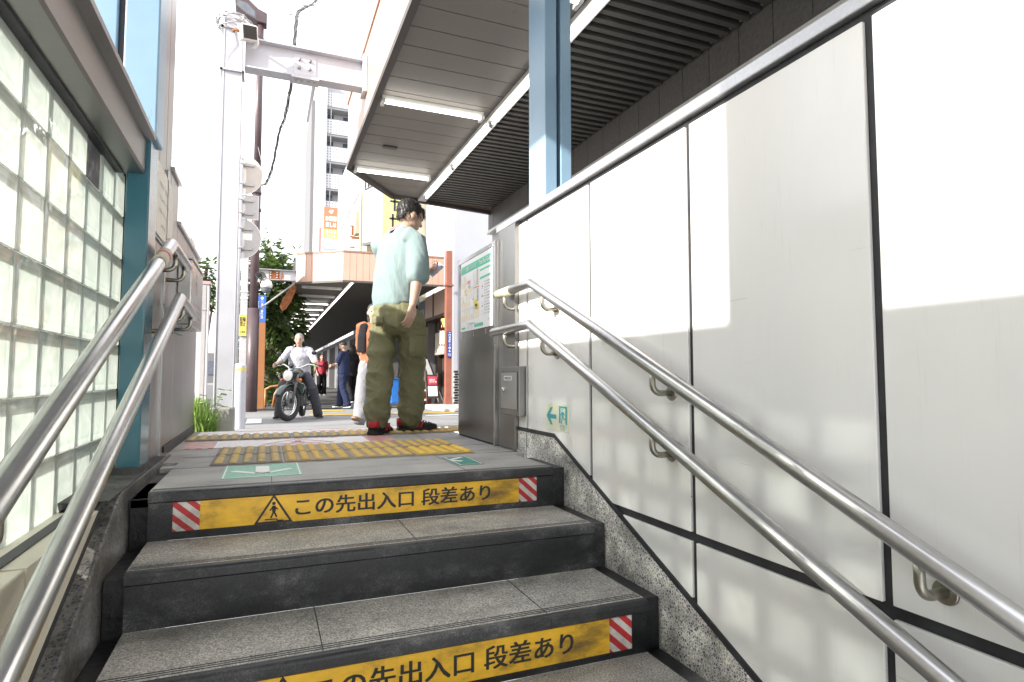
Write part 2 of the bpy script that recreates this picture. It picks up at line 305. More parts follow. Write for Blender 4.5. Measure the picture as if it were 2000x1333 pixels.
MT = dict(
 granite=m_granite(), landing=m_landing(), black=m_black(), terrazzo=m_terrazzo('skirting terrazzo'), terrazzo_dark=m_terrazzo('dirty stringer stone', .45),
 enamel=m_enamel(),
 joint=M('dark joint rubber', (.025, .026, .03), .55, var=.35, scale=20),
 steel=m_steel('brushed steel', .55, .26), steel_rail=m_steel('polished rail steel', .62, .27, (8, 8, 8), (1, 1, 1), .05), steel_wall=m_steel('steel cladding', .33, .32, (50, 50, 1.2), (1, .97, .94), .05),
 steel_dark=m_steel('dull bracket steel', .42, .32, (6, 6, 6), (1, .95, .82), .1), alu=m_steel('aluminium cap', .62, .4, (1, 20, 20), (1, 1, 1.02), .06),
 beam=m_steel('grey channel steel', .27, .38, (1, 40, 40), (1, .97, .95), .06), blue=m_paintrust('light blue column paint', (.25, .39, .52), .66, .32, (4, 4, .8), (.17, .12, .05)),
 teal=m_paintrust('column paint shade tone', (.045, .145, .19), .72, .18, (3, 3, .6), (.10, .10, .08)),
 glass=m_glassblock(), glass_back=m_glassblock(True), mortar=M('block mortar', (.78, .75, .70), .8, var=.3, scale=25),
 panel_old=M('corroded grey block', (.10, .10, .11), .6, var=.5, scale=14, dirt=((.26, .24, .22), 22, .52)),
 beige=M('beige wall tile', (.62, .58, .47), .35, var=.08, scale=4, dirt=((.3, .24, .16), 9, .68)),
 kerbdark=M('grimy concrete kerb', (.055, .055, .056), .75, var=.5, scale=9, bmp=.5, bscale=40, dirt=((.2, .19, .18), 12, .58)),
 gutter=M('wet grimy gutter', (.014, .014, .014), .5, var=.6, scale=10, bmp=.5, bscale=30),
 yellowfilm=m_yellowfilm(), hazard=m_hazard('red and white hazard film', 'Z'), hazard_floor=m_hazard('faded hazard floor film', 'Y'),
 ink=M('black printing', (.02, .02, .022), .45, var=.2), ink_worn=m_wornpaint('worn black printing', (.025, .024, .02), (.3, .18, .04), .68, 9),
 white_ink=M('white printing', (.78, .8, .78), .5, var=.03), red_ink=m_wornpaint('worn red printing', (.58, .09, .08), (.66, .5, .48), .54, 16),
 tactile=m_tactile('worn yellow tactile tile', (.66, .43, .10), (.30, .235, .13), .58), tactile_new=m_tactile('yellow tactile tile', (.80, .52, .06), (.48, .32, .08), .70),
 tactile_old=m_tactile('rubbed tactile tile', (.58, .42, .16), (.20, .18, .145), .52),
 floorwhite=m_wornpaint('scuffed white floor film', (.82, .79, .80), (.5, .46, .46), .68, 9), green=m_wornpaint('worn green floor film', (.27, .53, .42), (.40, .48, .44), .56, 10),
 teal_film=m_wornpaint('teal floor film', (.035, .24, .20), (.16, .26, .23), .7, 12),
 exit_bg=M('pale luminous sign', (.78, .79, .60), .4, var=.02), exit_ink=M('turquoise printing', (.05, .40, .45), .4, var=.1),
 soffit=M('grey brown soffit board', (.165, .15, .132), .5, var=.06, scale=3, dirt=((.11, .10, .09), 5, .62)), louvre=M('dark louvre slat', (.085, .08, .073), .6, var=.15),
 louvre_back=M('louvre void', (.012, .012, .012), .9, var=0), fascia_dark=M('dark brown tile fascia', (.085, .078, .072), .6, var=.25, scale=30, bmp=.3, bscale=80),
 fascia_pink=M('salmon fascia metal', (.44, .285, .22), .42, var=.05, scale=2, dirt=((.38, .27, .22), 3, .66)), trim_brown=M('dark brown trim', (.06, .052, .048), .5, var=.2),
 fixture=M('lamp fixture enamel', (.55, .54, .52), .4, var=.1), tube=emit('lit fluorescent tube', (1, .97, .9), 3.0), tube_far=emit('lit tube', (1, .97, .92), 2.2),
 whitesteel=m_paintrust('white painted steel', (.50, .51, .555), .78, .35, (3, 3, 3), (.5, .4, .35)), rustbeam=m_paintrust('rusting white steel', (.46, .46, .48), .57, .5, (1, 1, .5), (.30, .10, .03)),
 boltsteel=M('bolt steel', (.35, .35, .36), .4, .6, .2), brownpole=M('brown pole paint', (.075, .05, .055), .38, var=.15), lampglass=M('lamp glass', (.12, .13, .15), .1, var=.2),
 signback=M('grey sign back', (.40, .385, .375), .45, .15, .08), signbeige=M('warm grey sign back', (.46, .41, .37), .45, .1, .08), signedge=M('sign rim', (.7, .7, .7), .35, .3, .05),
 speakergrille=M('speaker grille', (.035, .033, .03), .7, var=.3, bmp=.6, bscale=250), whiteplastic=M('white plastic', (.70, .70, .68), .4, var=.06), rust=M('rust', (.24, .085, .03), .9, var=.5, scale=18),
 wire=M('black cable', (.07, .07, .072), .6, var=.2), greywire=M('grey cable', (.35, .35, .36), .6, var=.2),
 asphalt=m_asphalt('pale street asphalt', .20), asphalt_dark=m_asphalt('dark pavement asphalt', .10), concrete=M('pale concrete', (.40, .39, .37), .8, var=.25, scale=5, bmp=.4, bscale=40),
 linepaint=m_wornpaint('white road paint', (.7, .7, .7), (.25, .25, .25), .58, 20), yellowline=m_wornpaint('yellow kerb paving', (.60, .40, .05), (.35, .27, .12), .66, 10),
 orange=M('orange brown pillar', (.36, .155, .06), .45, var=.06), bluesign=M('bright blue sign', (.05, .16, .62), .35, var=.05), navy=M('navy sign', (.018, .035, .22), .35, var=.05),
 yellowsign=M('yellow sign', (.70, .58, .12), .4, var=.05), wall_white=M('white render', (.46, .46, .47), .7, var=.05, scale=1.5), wall_cream=M('cream render', (.38, .345, .27), .7, var=.08, scale=1.2),
 wall_blue=M('pale blue siding', (.34, .36, .42), .5, var=.06), tower_grey=M('dark grey panel', (.14, .14, .15), .7, var=.08), wall_grey=M('grey render', (.36, .36, .38), .7, var=.08), blind=M('window glass', (.09, .10, .13), .12, var=.3),
 balcony=m_dots('perforated balcony screen', (.50, .505, .52), (.18, .19, .21), .30, .46), brickblack=m_brick('black wall tile', (.012, .012, .013), (.02, .02, .02), (.42, .42, .42), 1, .22, .065, .008),
 brickcream=m_brick('cream brick', (.34, .30, .22), (.38, .34, .26), (.2, .18, .14), 1, .3, .12, .012, 'XZ'),
 woodbrown=M('brown painted steel post', (.24, .085, .055), .45, var=.12), wood=M('dark timber', (.075, .045, .03), .6, var=.3, scale=12, stretch=(1, 1, 8)), noren=m_cloth('beige noren cloth', (.44, .40, .33)),
 lantern=emit('lit paper lantern', (1., .42, .10), 2.2), lantern_white=emit('lit paper lamp', (1., .72, .45), 1.1), darkinside=M('dark shop interior', (.03, .027, .025), .8, var=.3), shutter=M('grey shutter', (.23, .235, .25), .45, .2, .1),
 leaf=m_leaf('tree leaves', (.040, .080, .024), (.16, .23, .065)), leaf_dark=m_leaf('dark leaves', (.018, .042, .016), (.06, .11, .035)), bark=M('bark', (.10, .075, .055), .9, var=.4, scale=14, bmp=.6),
 grass=m_leaf('fresh weeds', (.16, .30, .05), (.36, .50, .13)),
 skin=m_skin('skin', (.46, .30, .22)), skin2=m_skin('pale skin', (.42, .27, .20)), hair=M('black hair', (.014, .012, .012), .45, var=.4, scale=40, stretch=(1, 1, .2)),
 mint=m_cloth('pale mint cotton', (.215, .285, .283), .05, 5, .4), olive=m_cloth('olive cotton', (.18, .178, .098), .12, 7, .6), shoe=M('black suede', (.012, .011, .012), .7, var=.3, scale=30), shoe_red=M('red shoe leather', (.46, .02, .028), .5, var=.1), shoe_sole=M('black rubber sole', (.018, .018, .018), .6, var=.2),
 cream=M('cream canvas', (.42, .38, .31), .7, var=.1), gum=M('brown rubber sole', (.22, .13, .07), .7, var=.2), greyjeans=m_cloth('pale grey denim', (.22, .22, .235), .12), rustcloth=m_cloth('rust orange cloth', (.30, .12, .065), .1), blackcloth=m_cloth('black cloth', (.016, .016, .018), .2),
 navycloth=m_cloth('navy cloth', (.018, .025, .06), .15), charcoal=m_cloth('charcoal cloth', (.065, .065, .078), .15), whitecloth=m_cloth('white cloth', (.40, .40, .44), .06), greycloth=m_cloth('grey cloth', (.20, .20, .22), .1), redcloth=m_cloth('red cloth', (.45, .06, .09), .1),
 rubber=M('tyre rubber', (.025, .025, .026), .8, var=.3, bmp=.6, bscale=80), chrome=m_steel('chrome', .7, .12, (5, 5, 5), (1, 1, 1), .03), engine=M('engine metal', (.13, .13, .13), .4, .7, .3), bikegreen=M('dark green enamel', (.012, .032, .023), .2, var=.1, coat=.6), blackpaint=M('black paint', (.012, .012, .012), .3, var=.2), amber=M('amber lens', (.55, .14, .01), .25, var=.1), lens=M('headlamp lens', (.72, .70, .66), .12, var=.05),
 phone=M('pale phone case', (.50, .52, .60), .3, var=.05), lips=M('lips', (.42, .14, .12), .5, var=.1), crate=M('dark red crate', (.12, .025, .022), .5, var=.2), bluebin=M('blue plastic', (.03, .17, .55), .4, var=.1), poster=M('poster paper', (.80, .81, .82), .35, var=.01),
 map_green=M('map green', (.10, .50, .34), .4, var=.02), map_sand=M('map sand', (.78, .70, .55), .4, var=.05), map_blue=M('map blue', (.14, .38, .78), .4, var=.02), map_pale=M('map pale blue', (.60, .68, .86), .4, var=.02), map_yellow=M('map yellow', (.74, .60, .06), .4, var=.02), map_red=M('map red', (.70, .12, .12), .4, var=.02), grey_ink=M('grey printing', (.30, .31, .34), .5, var=.05),
 notice=M('cream notice plate', (.62, .59, .52), .4, var=.04), bluegrey=M('blue grey plate', (.16, .21, .25), .35, var=.1), green_tarp=M('green canvas', (.02, .16, .11), .6, var=.2), lightsign=M('pale sign tape', (.62, .60, .42), .5, var=.15), pinkawning=M('pink awning', (.50, .28, .30), .6, var=.1), tealsign=M('turquoise banner', (.18, .58, .60), .5, var=.05), palesign=M('pale yellow sign box', (.50, .47, .20), .4, var=.05), redsign=M('orange red banner', (.60, .16, .08), .5, var=.05), orangesign=M('orange banner', (.85, .38, .10), .5, var=.05), darkplate=M('dark display board', (.03, .03, .034), .3, var=.2),
)

# ------------------------------------------------------------------ mesh building
class MB:
    def __init__(s): s.v = []; s.f = []; s.mi = []; s.sm = []
    def add(s, vs, fs, mi=0, smooth=False):
        o = len(s.v); s.v += [tuple(x) for x in vs]
        for f in fs: s.f.append([i + o for i in f]); s.mi.append(mi); s.sm.append(smooth)
        return s
    def box(s, x0, y0, z0, x1, y1, z1, mi=0):
        x0, x1 = min(x0, x1), max(x0, x1); y0, y1 = min(y0, y1), max(y0, y1); z0, z1 = min(z0, z1), max(z0, z1)
        return s.add([(x0, y0, z0), (x1, y0, z0), (x1, y1, z0), (x0, y1, z0), (x0, y0, z1), (x1, y0, z1), (x1, y1, z1), (x0, y1, z1)],
                     [(0, 3, 2, 1), (4, 5, 6, 7), (0, 1, 5, 4), (1, 2, 6, 5), (2, 3, 7, 6), (3, 0, 4, 7)], mi)
    def obox(s, c, size, rot=None, mi=0):
        c = Vector(c); hx, hy, hz = [q / 2 for q in size]; rot = rot or Matrix.Identity(3)
        vs = [c + rot @ Vector((a * hx, b * hy, d * hz)) for d in (-1, 1) for a, b in ((-1, -1), (1, -1), (1, 1), (-1, 1))]
        return s.add(vs, [(0, 3, 2, 1), (4, 5, 6, 7), (0, 1, 5, 4), (1, 2, 6, 5), (2, 3, 7, 6), (3, 0, 4, 7)], mi)
    def prism(s, poly, axis, a0, a1, mi=0):
        def mk(p, a):
            if axis == 'X': return (a, p[0], p[1])
            if axis == 'Y': return (p[0], a, p[1])
            return (p[0], p[1], a)
        n = len(poly); vs = [mk(p, a0) for p in poly] + [mk(p, a1) for p in poly]
        ar = sum(poly[i][0] * poly[(i + 1) % n][1] - poly[(i + 1) % n][0] * poly[i][1] for i in range(n))
        fs = [list(range(n - 1, -1, -1)), list(range(n, 2 * n))] + [(i, (i + 1) % n, n + (i + 1) % n, n + i) for i in range(n)]
        flip = (ar < 0) ^ (axis == 'Y') ^ (a1 < a0)
        if flip: fs = [list(reversed(f)) for f in fs]
        return s.add(vs, fs, mi)
    def quad(s, a, b, c, d, mi=0): return s.add([a, b, c, d], [(0, 1, 2, 3)], mi)
    def tube(s, pts, r, n=12, mi=0, cap=True, smooth=True):
        pts = [Vector(p) for p in pts]; rs = r if isinstance(r, (list, tuple)) else [r] * len(pts)
        vs = []; prev = None
        for i, p in enumerate(pts):
            t = (pts[min(i + 1, len(pts) - 1)] - pts[max(i - 1, 0)]).normalized()
            if prev is None:
                a = t.orthogonal().normalized()
            else:
                a = prev - t * prev.dot(t); a = a.normalized() if a.length > 1e-6 else t.orthogonal().normalized()
            prev = a; b = t.cross(a)
            k = 1.
            if 0 < i < len(pts) - 1:
                t1 = (pts[i] - pts[i - 1]).normalized(); t2 = (pts[i + 1] - pts[i]).normalized()
                k = 1 / max(.5, math.cos(t1.angle(t2, 0) / 2))
                bis = (t2 - t1)
                for j in range(n):
                    w = math.cos(2 * PI * j / n) * a + math.sin(2 * PI * j / n) * b
                    if bis.length > 1e-4:
                        bd = bis.normalized(); w = w + bd * w.dot(bd) * (k - 1)
                    vs.append(p + w * rs[i])
                continue
            for j in range(n): vs.append(p + (math.cos(2 * PI * j / n) * a + math.sin(2 * PI * j / n) * b) * rs[i])
        fs = []
        for i in range(len(pts) - 1):
            for j in range(n): fs.append((i * n + j, i * n + (j + 1) % n, (i + 1) * n + (j + 1) % n, (i + 1) * n + j))
        s.add(vs, fs, mi, smooth)
        if cap:
            o = len(s.v) - len(vs)
            s.f.append([o + j for j in range(n - 1, -1, -1)]); s.mi.append(mi); s.sm.append(False)
            s.f.append([o + (len(pts) - 1) * n + j for j in range(n)]); s.mi.append(mi); s.sm.append(False)
        return s
    def cyl(s, p0, p1, r0, r1=None, n=20, mi=0): return s.tube([p0, p1], [r0, r0 if r1 is None else r1], n, mi)
    def lathe(s, prof, c=(0, 0, 0), rot=None, n=24, mi=0, smooth=True):
        c = Vector(c); rot = rot or Matrix.Identity(3); vs = []
        for r, z in prof:
            for j in range(n): vs.append(c + rot @ Vector((r * math.cos(2 * PI * j / n), r * math.sin(2 * PI * j / n), z)))
        fs = [(i * n + j, i * n + (j + 1) % n, (i + 1) * n + (j + 1) % n, (i + 1) * n + j) for i in range(len(prof) - 1) for j in range(n)]
        return s.add(vs, fs, mi, smooth)
    def ball(s, c, r, n=14, rot=None, mi=0):
        c = Vector(c); r = (r, r, r) if isinstance(r, (int, float)) else r; rot = rot or Matrix.Identity(3); m = n // 2 + 1; vs = []
        for i in range(m + 1):
            a = PI * (i / m - .5)
            ca = max(math.cos(a), .02)
            for j in range(n): vs.append(c + rot @ Vector((r[0] * ca * math.cos(2 * PI * j / n), r[1] * ca * math.sin(2 * PI * j / n), r[2] * math.sin(a))))
        fs = [(i * n + j, i * n + (j + 1) % n, (i + 1) * n + (j + 1) % n, (i + 1) * n + j) for i in range(m) for j in range(n)]
        fs += [list(range(n - 1, -1, -1)), [m * n + j for j in range(n)]]
        return s.add(vs, fs, mi, True)
    def torus(s, c, axis, R0, r, n=40, k=10, mi=0, rz=None):
        c = Vector(c); ax = Vector(axis).normalized(); u = ax.orthogonal().normalized(); w = ax.cross(u); rz = rz or r; vs = []
        for i in range(n):
            d = u * math.cos(2 * PI * i / n) + w * math.sin(2 * PI * i / n)
            for j in range(k):
                a = 2 * PI * j / k; vs.append(c + d * (R0 + r * math.cos(a)) + ax * rz * math.sin(a))
        fs = [(i * k + j, ((i + 1) % n) * k + j, ((i + 1) % n) * k + (j + 1) % k, i * k + (j + 1) % k) for i in range(n) for j in range(k)]
        return s.add(vs, fs, mi, True)
    def loft(s, pts, rad, side=(1, 0, 0), n=16, mi=0, cap=True):
        pts = [Vector(p) for p in pts]; side = Vector(side); vs = []
        pr = [(x, x) if isinstance(x, (int, float)) else x for x in rad]
        # rounded end rings
        t0 = (pts[1] - pts[0]).normalized(); t1 = (pts[-1] - pts[-2]).normalized()
        if cap:
            e0 = min(pr[0]) * .55; e1 = min(pr[-1]) * .55
            pts = [pts[0] - t0 * e0, pts[0] - t0 * e0 * .6] + pts + [pts[-1] + t1 * e1 * .6, pts[-1] + t1 * e1]
            pr = [(pr[0][0] * .35, pr[0][1] * .35), (pr[0][0] * .8, pr[0][1] * .8)] + pr + [(pr[-1][0] * .8, pr[-1][1] * .8), (pr[-1][0] * .35, pr[-1][1] * .35)]
        for i, p in enumerate(pts):
            t = (pts[min(i + 1, len(pts) - 1)] - pts[max(i - 1, 0)]).normalized()
            a = side - t * side.dot(t)
            a = a.normalized() if a.length > 1e-4 else t.orthogonal().normalized()
            b = t.cross(a)
            for j in range(n): vs.append(p + a * math.cos(2 * PI * j / n) * pr[i][0] + b * math.sin(2 * PI * j / n) * pr[i][1])
        m = len(pts)
        fs = [(i * n + j, i * n + (j + 1) % n, (i + 1) * n + (j + 1) % n, (i + 1) * n + j) for i in range(m - 1) for j in range(n)]
        fs += [list(range(n - 1, -1, -1)), [(m - 1) * n + j for j in range(n)]]
        return s.add(vs, fs, mi, True)
    def text(s, body, org, ud, vd, height, width=None, bold=0., mi=0, align='C', vertical=False):
        vs, fs = text_geo(body, 0.)
        if not vs: return s
        x0 = min(v[0] for v in vs); x1 = max(v[0] for v in vs); y0 = min(v[1] for v in vs); y1 = max(v[1] for v in vs)
        k = height / max(1e-6, y1 - y0); kx = k if width is None else width / max(1e-6, x1 - x0)
        ox = {'C': (x0 + x1) / 2, 'L': x0, 'R': x1}[align]; oy = (y0 + y1) / 2
        o = Vector(org); ud = Vector(ud); vd = Vector(vd); nn = ud.cross(vd).normalized()
        shifts = [(0, 0)] if not bold else [(-bold, -bold * .6), (bold, -bold * .6), (-bold, bold * .6), (bold, bold * .6), (0, 0)]
        for q, (sx, sy) in enumerate(shifts):      # heavier strokes: the same glyphs struck again a hair aside
            s.add([o + nn * q * .00006 + ud * ((v[0] + sx - ox) * kx) + vd * ((v[1] + sy - oy) * k) for v in vs], fs, mi)
        return s
    def build(s, name, mats, parent=None, bevel=0., segs=2, loc=None):
        if not isinstance(mats, (list, tuple)): mats = [mats]
        off = Vector((0, 0, 0)); p = parent
        while p is not None: off += p.location; p = p.parent
        if loc is not None: off = off + Vector(loc)
        me = bpy.data.meshes.new(name)
        me.from_pydata([(v[0] - off.x, v[1] - off.y, v[2] - off.z) for v in s.v], [], s.f)
        for m in mats: me.materials.append(MT[m] if isinstance(m, str) else m)
        me.polygons.foreach_set('material_index', s.mi); me.polygons.foreach_set('use_smooth', s.sm); me.update()
        o = bpy.data.objects.new(name, me); COL.objects.link(o)
        if parent is not None: o.parent = parent
        if loc is not None: o.location = loc
        if bevel:
            b = o.modifiers.new('bevel', 'BEVEL'); b.width = bevel; b.segments = segs; b.limit_method = 'ANGLE'; b.angle_limit = R(40); b.harden_normals = False
        return o
_tcache = {}
def text_geo(body, bold):
    key = (body, bold)
    if key in _tcache: return _tcache[key]
    cu = bpy.data.curves.new('t', 'FONT'); cu.body = body; cu.size = 1; cu.offset = bold; cu.resolution_u = 3; cu.space_line = .95
    ob = bpy.data.objects.new('t', cu); COL.objects.link(ob)
    dg = bpy.context.evaluated_depsgraph_get(); dg.update()
    me = bpy.data.meshes.new_from_object(ob.evaluated_get(dg))
    r = ([tuple(v.co) for v in me.vertices], [list(p.vertices) for p in me.polygons])
    bpy.data.objects.remove(ob); bpy.data.curves.remove(cu); bpy.data.meshes.remove(me)
    _tcache[key] = r; return r
def remesh(mb, name, mat, voxel, smooth=3, parent=None, fold=None):
    """fuse the closed lofts of mb into one continuous skin"""
    me = bpy.data.meshes.new('tmp'); me.from_pydata(mb.v, [], mb.f); me.update()
    ob = bpy.data.objects.new('tmp', me); COL.objects.link(ob)
    md = ob.modifiers.new('r', 'REMESH'); md.mode = 'VOXEL'; md.voxel_size = voxel; md.use_smooth_shade = True
    if smooth:
        sm = ob.modifiers.new('s', 'SMOOTH'); sm.factor = .5; sm.iterations = smooth
    dg = bpy.context.evaluated_depsgraph_get(); dg.update()
    m2 = bpy.data.meshes.new_from_object(ob.evaluated_get(dg)); m2.name = name
    bpy.data.objects.remove(ob); bpy.data.meshes.remove(me)
    if fold:
        ns = [v.normal.copy() for v in m2.vertices]
        for v, nn in zip(m2.vertices, ns): v.co += nn * fold(v.co.copy(), nn)
    m2.materials.clear(); m2.materials.append(MT[mat] if isinstance(mat, str) else mat)
    for p in m2.polygons: p.use_smooth = True; p.material_index = 0
    o = bpy.data.objects.new(name, m2); COL.objects.link(o)
    if parent is not None: o.parent = parent
    return o
def thing(name, label, cat, loc=(0, 0, 0), group=None):
    o = bpy.data.objects.new(name, None); COL.objects.link(o); o.location = loc; o.empty_display_size = .1
    return tag(o, label, cat, group)
def tag(o, label, cat, group=None, kind=None):
    o['label'] = label; o['category'] = cat
    if group: o['group'] = group
    if kind: o['kind'] = kind
    return o
def struct(o): o['kind'] = 'structure'; return o
def dup(root, loc=None, rotz=None, label=None, group=None):
    def cp(o, par):
        c = o.copy(); COL.objects.link(c)
        if par is not None: c.parent = par
        for ch in list(o.children): cp(ch, c)
        return c
    r = cp(root, None)
    if loc is not None: r.location = loc
    if rotz is not None: r.rotation_euler = (0, 0, rotz)
    if label: r['label'] = label
    if group: r['group'] = group
    return r
def gz(y):   # height of the ground outside the entrance
    pts = [(-50, 0), (4.85, 0), (8.0, -.25), (10.9, -.38), (500, -.38)]
    for (a, za), (b, zb) in zip(pts, pts[1:]):
        if y <= b: return za + (zb - za) * (y - a) / (b - a)
    return -.38
# ================================================================== ground
gm = MB(); ys = [-60, -20, 0, 4.85, 5.5, 6.2, 7, 8.0, 9, 10, 10.9, 14, 20, 40, 100, 400, 900]
for a, b in zip(ys, ys[1:]):
    if b <= 4.85:
        gm.quad((-300, a, -.02), (-.72, a, -.02), (-.72, b, -.02), (-300, b, -.02)); gm.quad((1.44, a, -.02), (300, a, -.02), (300, b, -.02), (1.44, b, -.02))
    else:
        za, zb = gz(a) - .02, gz(b) - .02
        gm.quad((-300, a, za), (300, a, za), (300, b, zb), (-300, b, zb))
struct(gm.build('ground', 'asphalt'))
def sheet(name, mat, x0, x1, y0, y1, lift, n=6):
    m = MB()
    yy = sorted(set([y0, y1] + [q for q in (4.85, 8.0, 10.9) if y0 < q < y1]))
    for a, b in zip(yy, yy[1:]):
        m.quad((x0, a, gz(a) - .02 + lift), (x1, a, gz(a) - .02 + lift), (x1, b, gz(b) - .02 + lift), (x0, b, gz(b) - .02 + lift))
    return m.build(name, mat)
struct(sheet('pavement', 'asphalt_dark', -6, 4.1, 15.2, 60, .024))
struct(sheet('apron', 'concrete', -.40, 1.42, 4.86, 5.6, .012))
tag(sheet('tactile_strip', 'yellowline', .85, 3.9, 12.7, 13.05, .008), 'long yellow tactile strip across the street edge behind the motorcycle', 'tactile paving')
tag(sheet('tactile_strip', 'yellowline', .95, 1.7, 14.3, 14.65, .008), 'short yellow tactile strip near the feet of the man in navy', 'tactile paving')
tag(sheet('tactile_strip', 'yellowline', .55, 2.6, 6.3, 6.62, .02), 'narrow yellow tactile line just past the entrance edge', 'tactile paving')
tag(sheet('road_marking', 'linepaint', -.3, -.05, 11.0, 12.2, .010), 'short worn white road marking beside the bollard', 'road marking')
tag(sheet('road_marking', 'linepaint', 3.0, 4.6, 11.8, 12.0, .010), 'white road line on the right before the shop kerb', 'road marking')
tag(sheet('floor_decal', 'map_pale', -.25, .30, 5.7, 6.0, .016), 'pale blue floor decal outside the entrance edge', 'floor decal')
tag(sheet('floor_decal', 'red_ink', .32, .75, 5.75, 6.0, .016), 'faded red floor decal beside the pale blue one', 'floor decal')
k = MB()
k.prism([(3.55, 13.3), (3.9, 12.9), (5.5, 13.0), (9, 13.0), (9, 14.34), (3.6, 14.34)], 'Z', -.40, -.28); k.build('shop_kerb', 'concrete', None, .03)
struct(bpy.data.objects['shop_kerb'])

# ================================================================== stairs and landing
RI, TR, Y0 = .17, .35, 2.40
st = bpy.data.objects.new('stairs', None); COL.objects.link(st); struct(st); st.location = (0.4, 2.4, 0)
XL, XR = -.365, 1.187
def nose(i, x0, x1):
    z, y = -RI * i, Y0 - TR * i
    m = MB(); pr = []
    for k_ in range(6):
        a = PI / 2 * k_ / 5; pr.append((y + .012 - .012 * math.sin(a), z - .012 + .012 * math.cos(a)))
    pr += [(y, z - .034), (y + .010, z - .040), (y + .028, z - .040), (y + .028, z)]
    m.prism(pr, 'X', x0, x1); return m
seams = {0: (.03,), 1: (.50,), 2: (.16, .83), 3: (.45,), 4: (.3,), 5: (.6,), 6: (.2,), 7: (.5,)}
for i in range(0, 8):
    z, y = -RI * i, Y0 - TR * i
    nose(i, XL, XR).build('nosing', 'black', st)
    b = MB(); b.box(XL, y + .012, z - RI + (.0 if i == 7 else .0), XR, y + .05, z - .041); b.build('riser', 'black', st)
    if i:
        b = MB(); b.box(XL, y + .0285, z - .04, XR, y + TR + .011, z); b.build('tread', 'granite', st)
        gr = MB()
        for q in (.040, .052, .064): gr.box(XL + .005, y + q, z - .001, XR - .005, y + q + .0045, z + .0006)
        for s in seams[i]: gr.box(s - .0015, y + .03, z - .001, s + .0015, y + TR + .011, z + .0007); gr.box(s - .001, y - .0004, z - .035, s + .001, y + .001, z - .008)
        gr.build('groove', 'gutter', st)
    # side gutter step: set back and a little lower
    for (xa, xb, dz, dy) in ((XR + .002, 1.262, .012, .045), (-.43, XL - .002, .03, .06)):
        s = MB(); s.box(xa, y + dy, z - RI - .07, xb, y + TR + dy - .001, z - dz)
        s.build('side_gutter', 'black' if xa > 0 else 'gutter', st, .004)
struct(st)
ld = MB(); ld.box(XL, Y0 + .0285, -.04, XR, 3.18, 0); ld.box(-.47, 3.181, -.04, 1.262, 4.85, 0); ld.box(XR + .003, 2.9, -.04, 1.262, 3.18, -.0015)
ldo = struct(ld.build('landing', 'landing'))
gr = MB()
for q in (.040, .052, .064): gr.box(XL + .005, Y0 + q, -.001, XR - .005, Y0 + q + .0045, .0006)
for y in (2.97, 3.35, 3.70, 4.12): gr.box(XL, y - .002, -.001, 1.255, y + .002, .0006)
for x, ya, yb in ((.03, 2.43, 2.97), (.80, 2.43, 2.97), (-.25, 3.7, 4.85), (.35, 3.7, 4.85), (.95, 3.35, 4.85)): gr.box(x - .0015, ya, -.001, x + .0015, yb, .0008)
struct(gr.build('paving_joints', 'gutter'))
dr = MB(); dr.box(-.43, 2.46, -.06, XL - .002, 3.16, -.03); struct(dr.build('drain_channel', 'gutter'))
dt = MB(); dt.box(-.425, 3.06, -.03, -.372, 3.14, -.008); struct(dt.build('drain_cover', 'concrete'))

# ================================================================== right wall
rw = thing('stairwell_wall', 'white enamel panelled wall with dark joints on the right of the stairs', 'wall', (1.3, 1.5, -1.2))
b = MB(); b.box(1.279, -2.0, -1.6, 1.42, 2.985, 1.25); b.build('backing', 'joint', rw)
js = [2.985, 2.875, 2.215, 1.568, .926, .28, -.36, -1.0, -1.9]
for a, c in zip(js, js[1:]):
    b = MB(); g2 = .013
    ya = a - (g2 if a != 2.985 else .0)
    b.box(1.268, c + g2 * .8, -.097, 1.280, ya, 1.228); b.build('panel', 'enamel', rw, .0025)
    if a < 2.3:
        b = MB(); b.box(1.268, c + g2 * .8, -1.5, 1.280, ya, -.126); b.build('panel', 'enamel', rw, .0025)
b = MB(); b.box(1.255, -2, 1.252, 1.44, 3.30, 1.292); b.build('cap', 'alu', rw, .003)
sk = [(2.985, .112), (2.55, .112), (1.31, -.44), (0, -1.04), (-1, -1.5), (-1, -1.9), (2.985, -1.9)]
b = MB(); b.prism(sk, 'X', 1.262, 1.2785); b.build('skirting', 'terrazzo', rw)
tr = [(2.985, .130), (2.556, .130), (1.31, -.420), (0, -1.02), (-1, -1.48), (-1, -1.5), (0, -1.041), (1.31, -.441), (2.55, .111), (2.985, .111)]
b = MB(); b.prism(tr, 'X', 1.2605, 1.2785); b.build('skirting_trim', 'joint', rw)
b = MB(); b.box(1.2612, 2.868, -.05, 1.2625, 2.8715, .11); b.build('skirting_joint', 'joint', rw)
# steel end panel and notice cabinet
cb = thing('steel_notice_cabinet', 'brushed steel cabinet holding the bus map at the top of the stairs', 'cabinet', (1.3, 3.6, 0))
b = MB(); b.box(1.225, 3.265, .012, 1.42, 3.945, 1.19); b.build('cabinet_body', 'steel_wall', cb, .004)
b = MB(); b.box(1.2235, 3.24, .0, 1.43, 3.262, 1.20); b.build('edge_post', 'steel', cb, .003)
b = MB(); b.box(1.232, 3.27, .0, 1.40, 3.94, .0115); b.build('plinth', 'joint', cb)
b = MB(); b.box(1.219, 3.264, 1.165, 1.2245, 3.94, 1.19); b.box(1.2235, 3.27, 1.140, 1.2246, 3.92, 1.164, 1); b.build('top_rail', ['steel', 'joint'], cb)
for y in (3.86, 3.62, 3.40):
    b = MB(); b.box(1.221, y - .004, .655, 1.2249, y + .004, .69); b.build('clip', 'steel', cb)
ep = thing('steel_end_panel', 'plain brushed steel panel closing the end of the white wall', 'panel', (1.3, 3.1, 0))
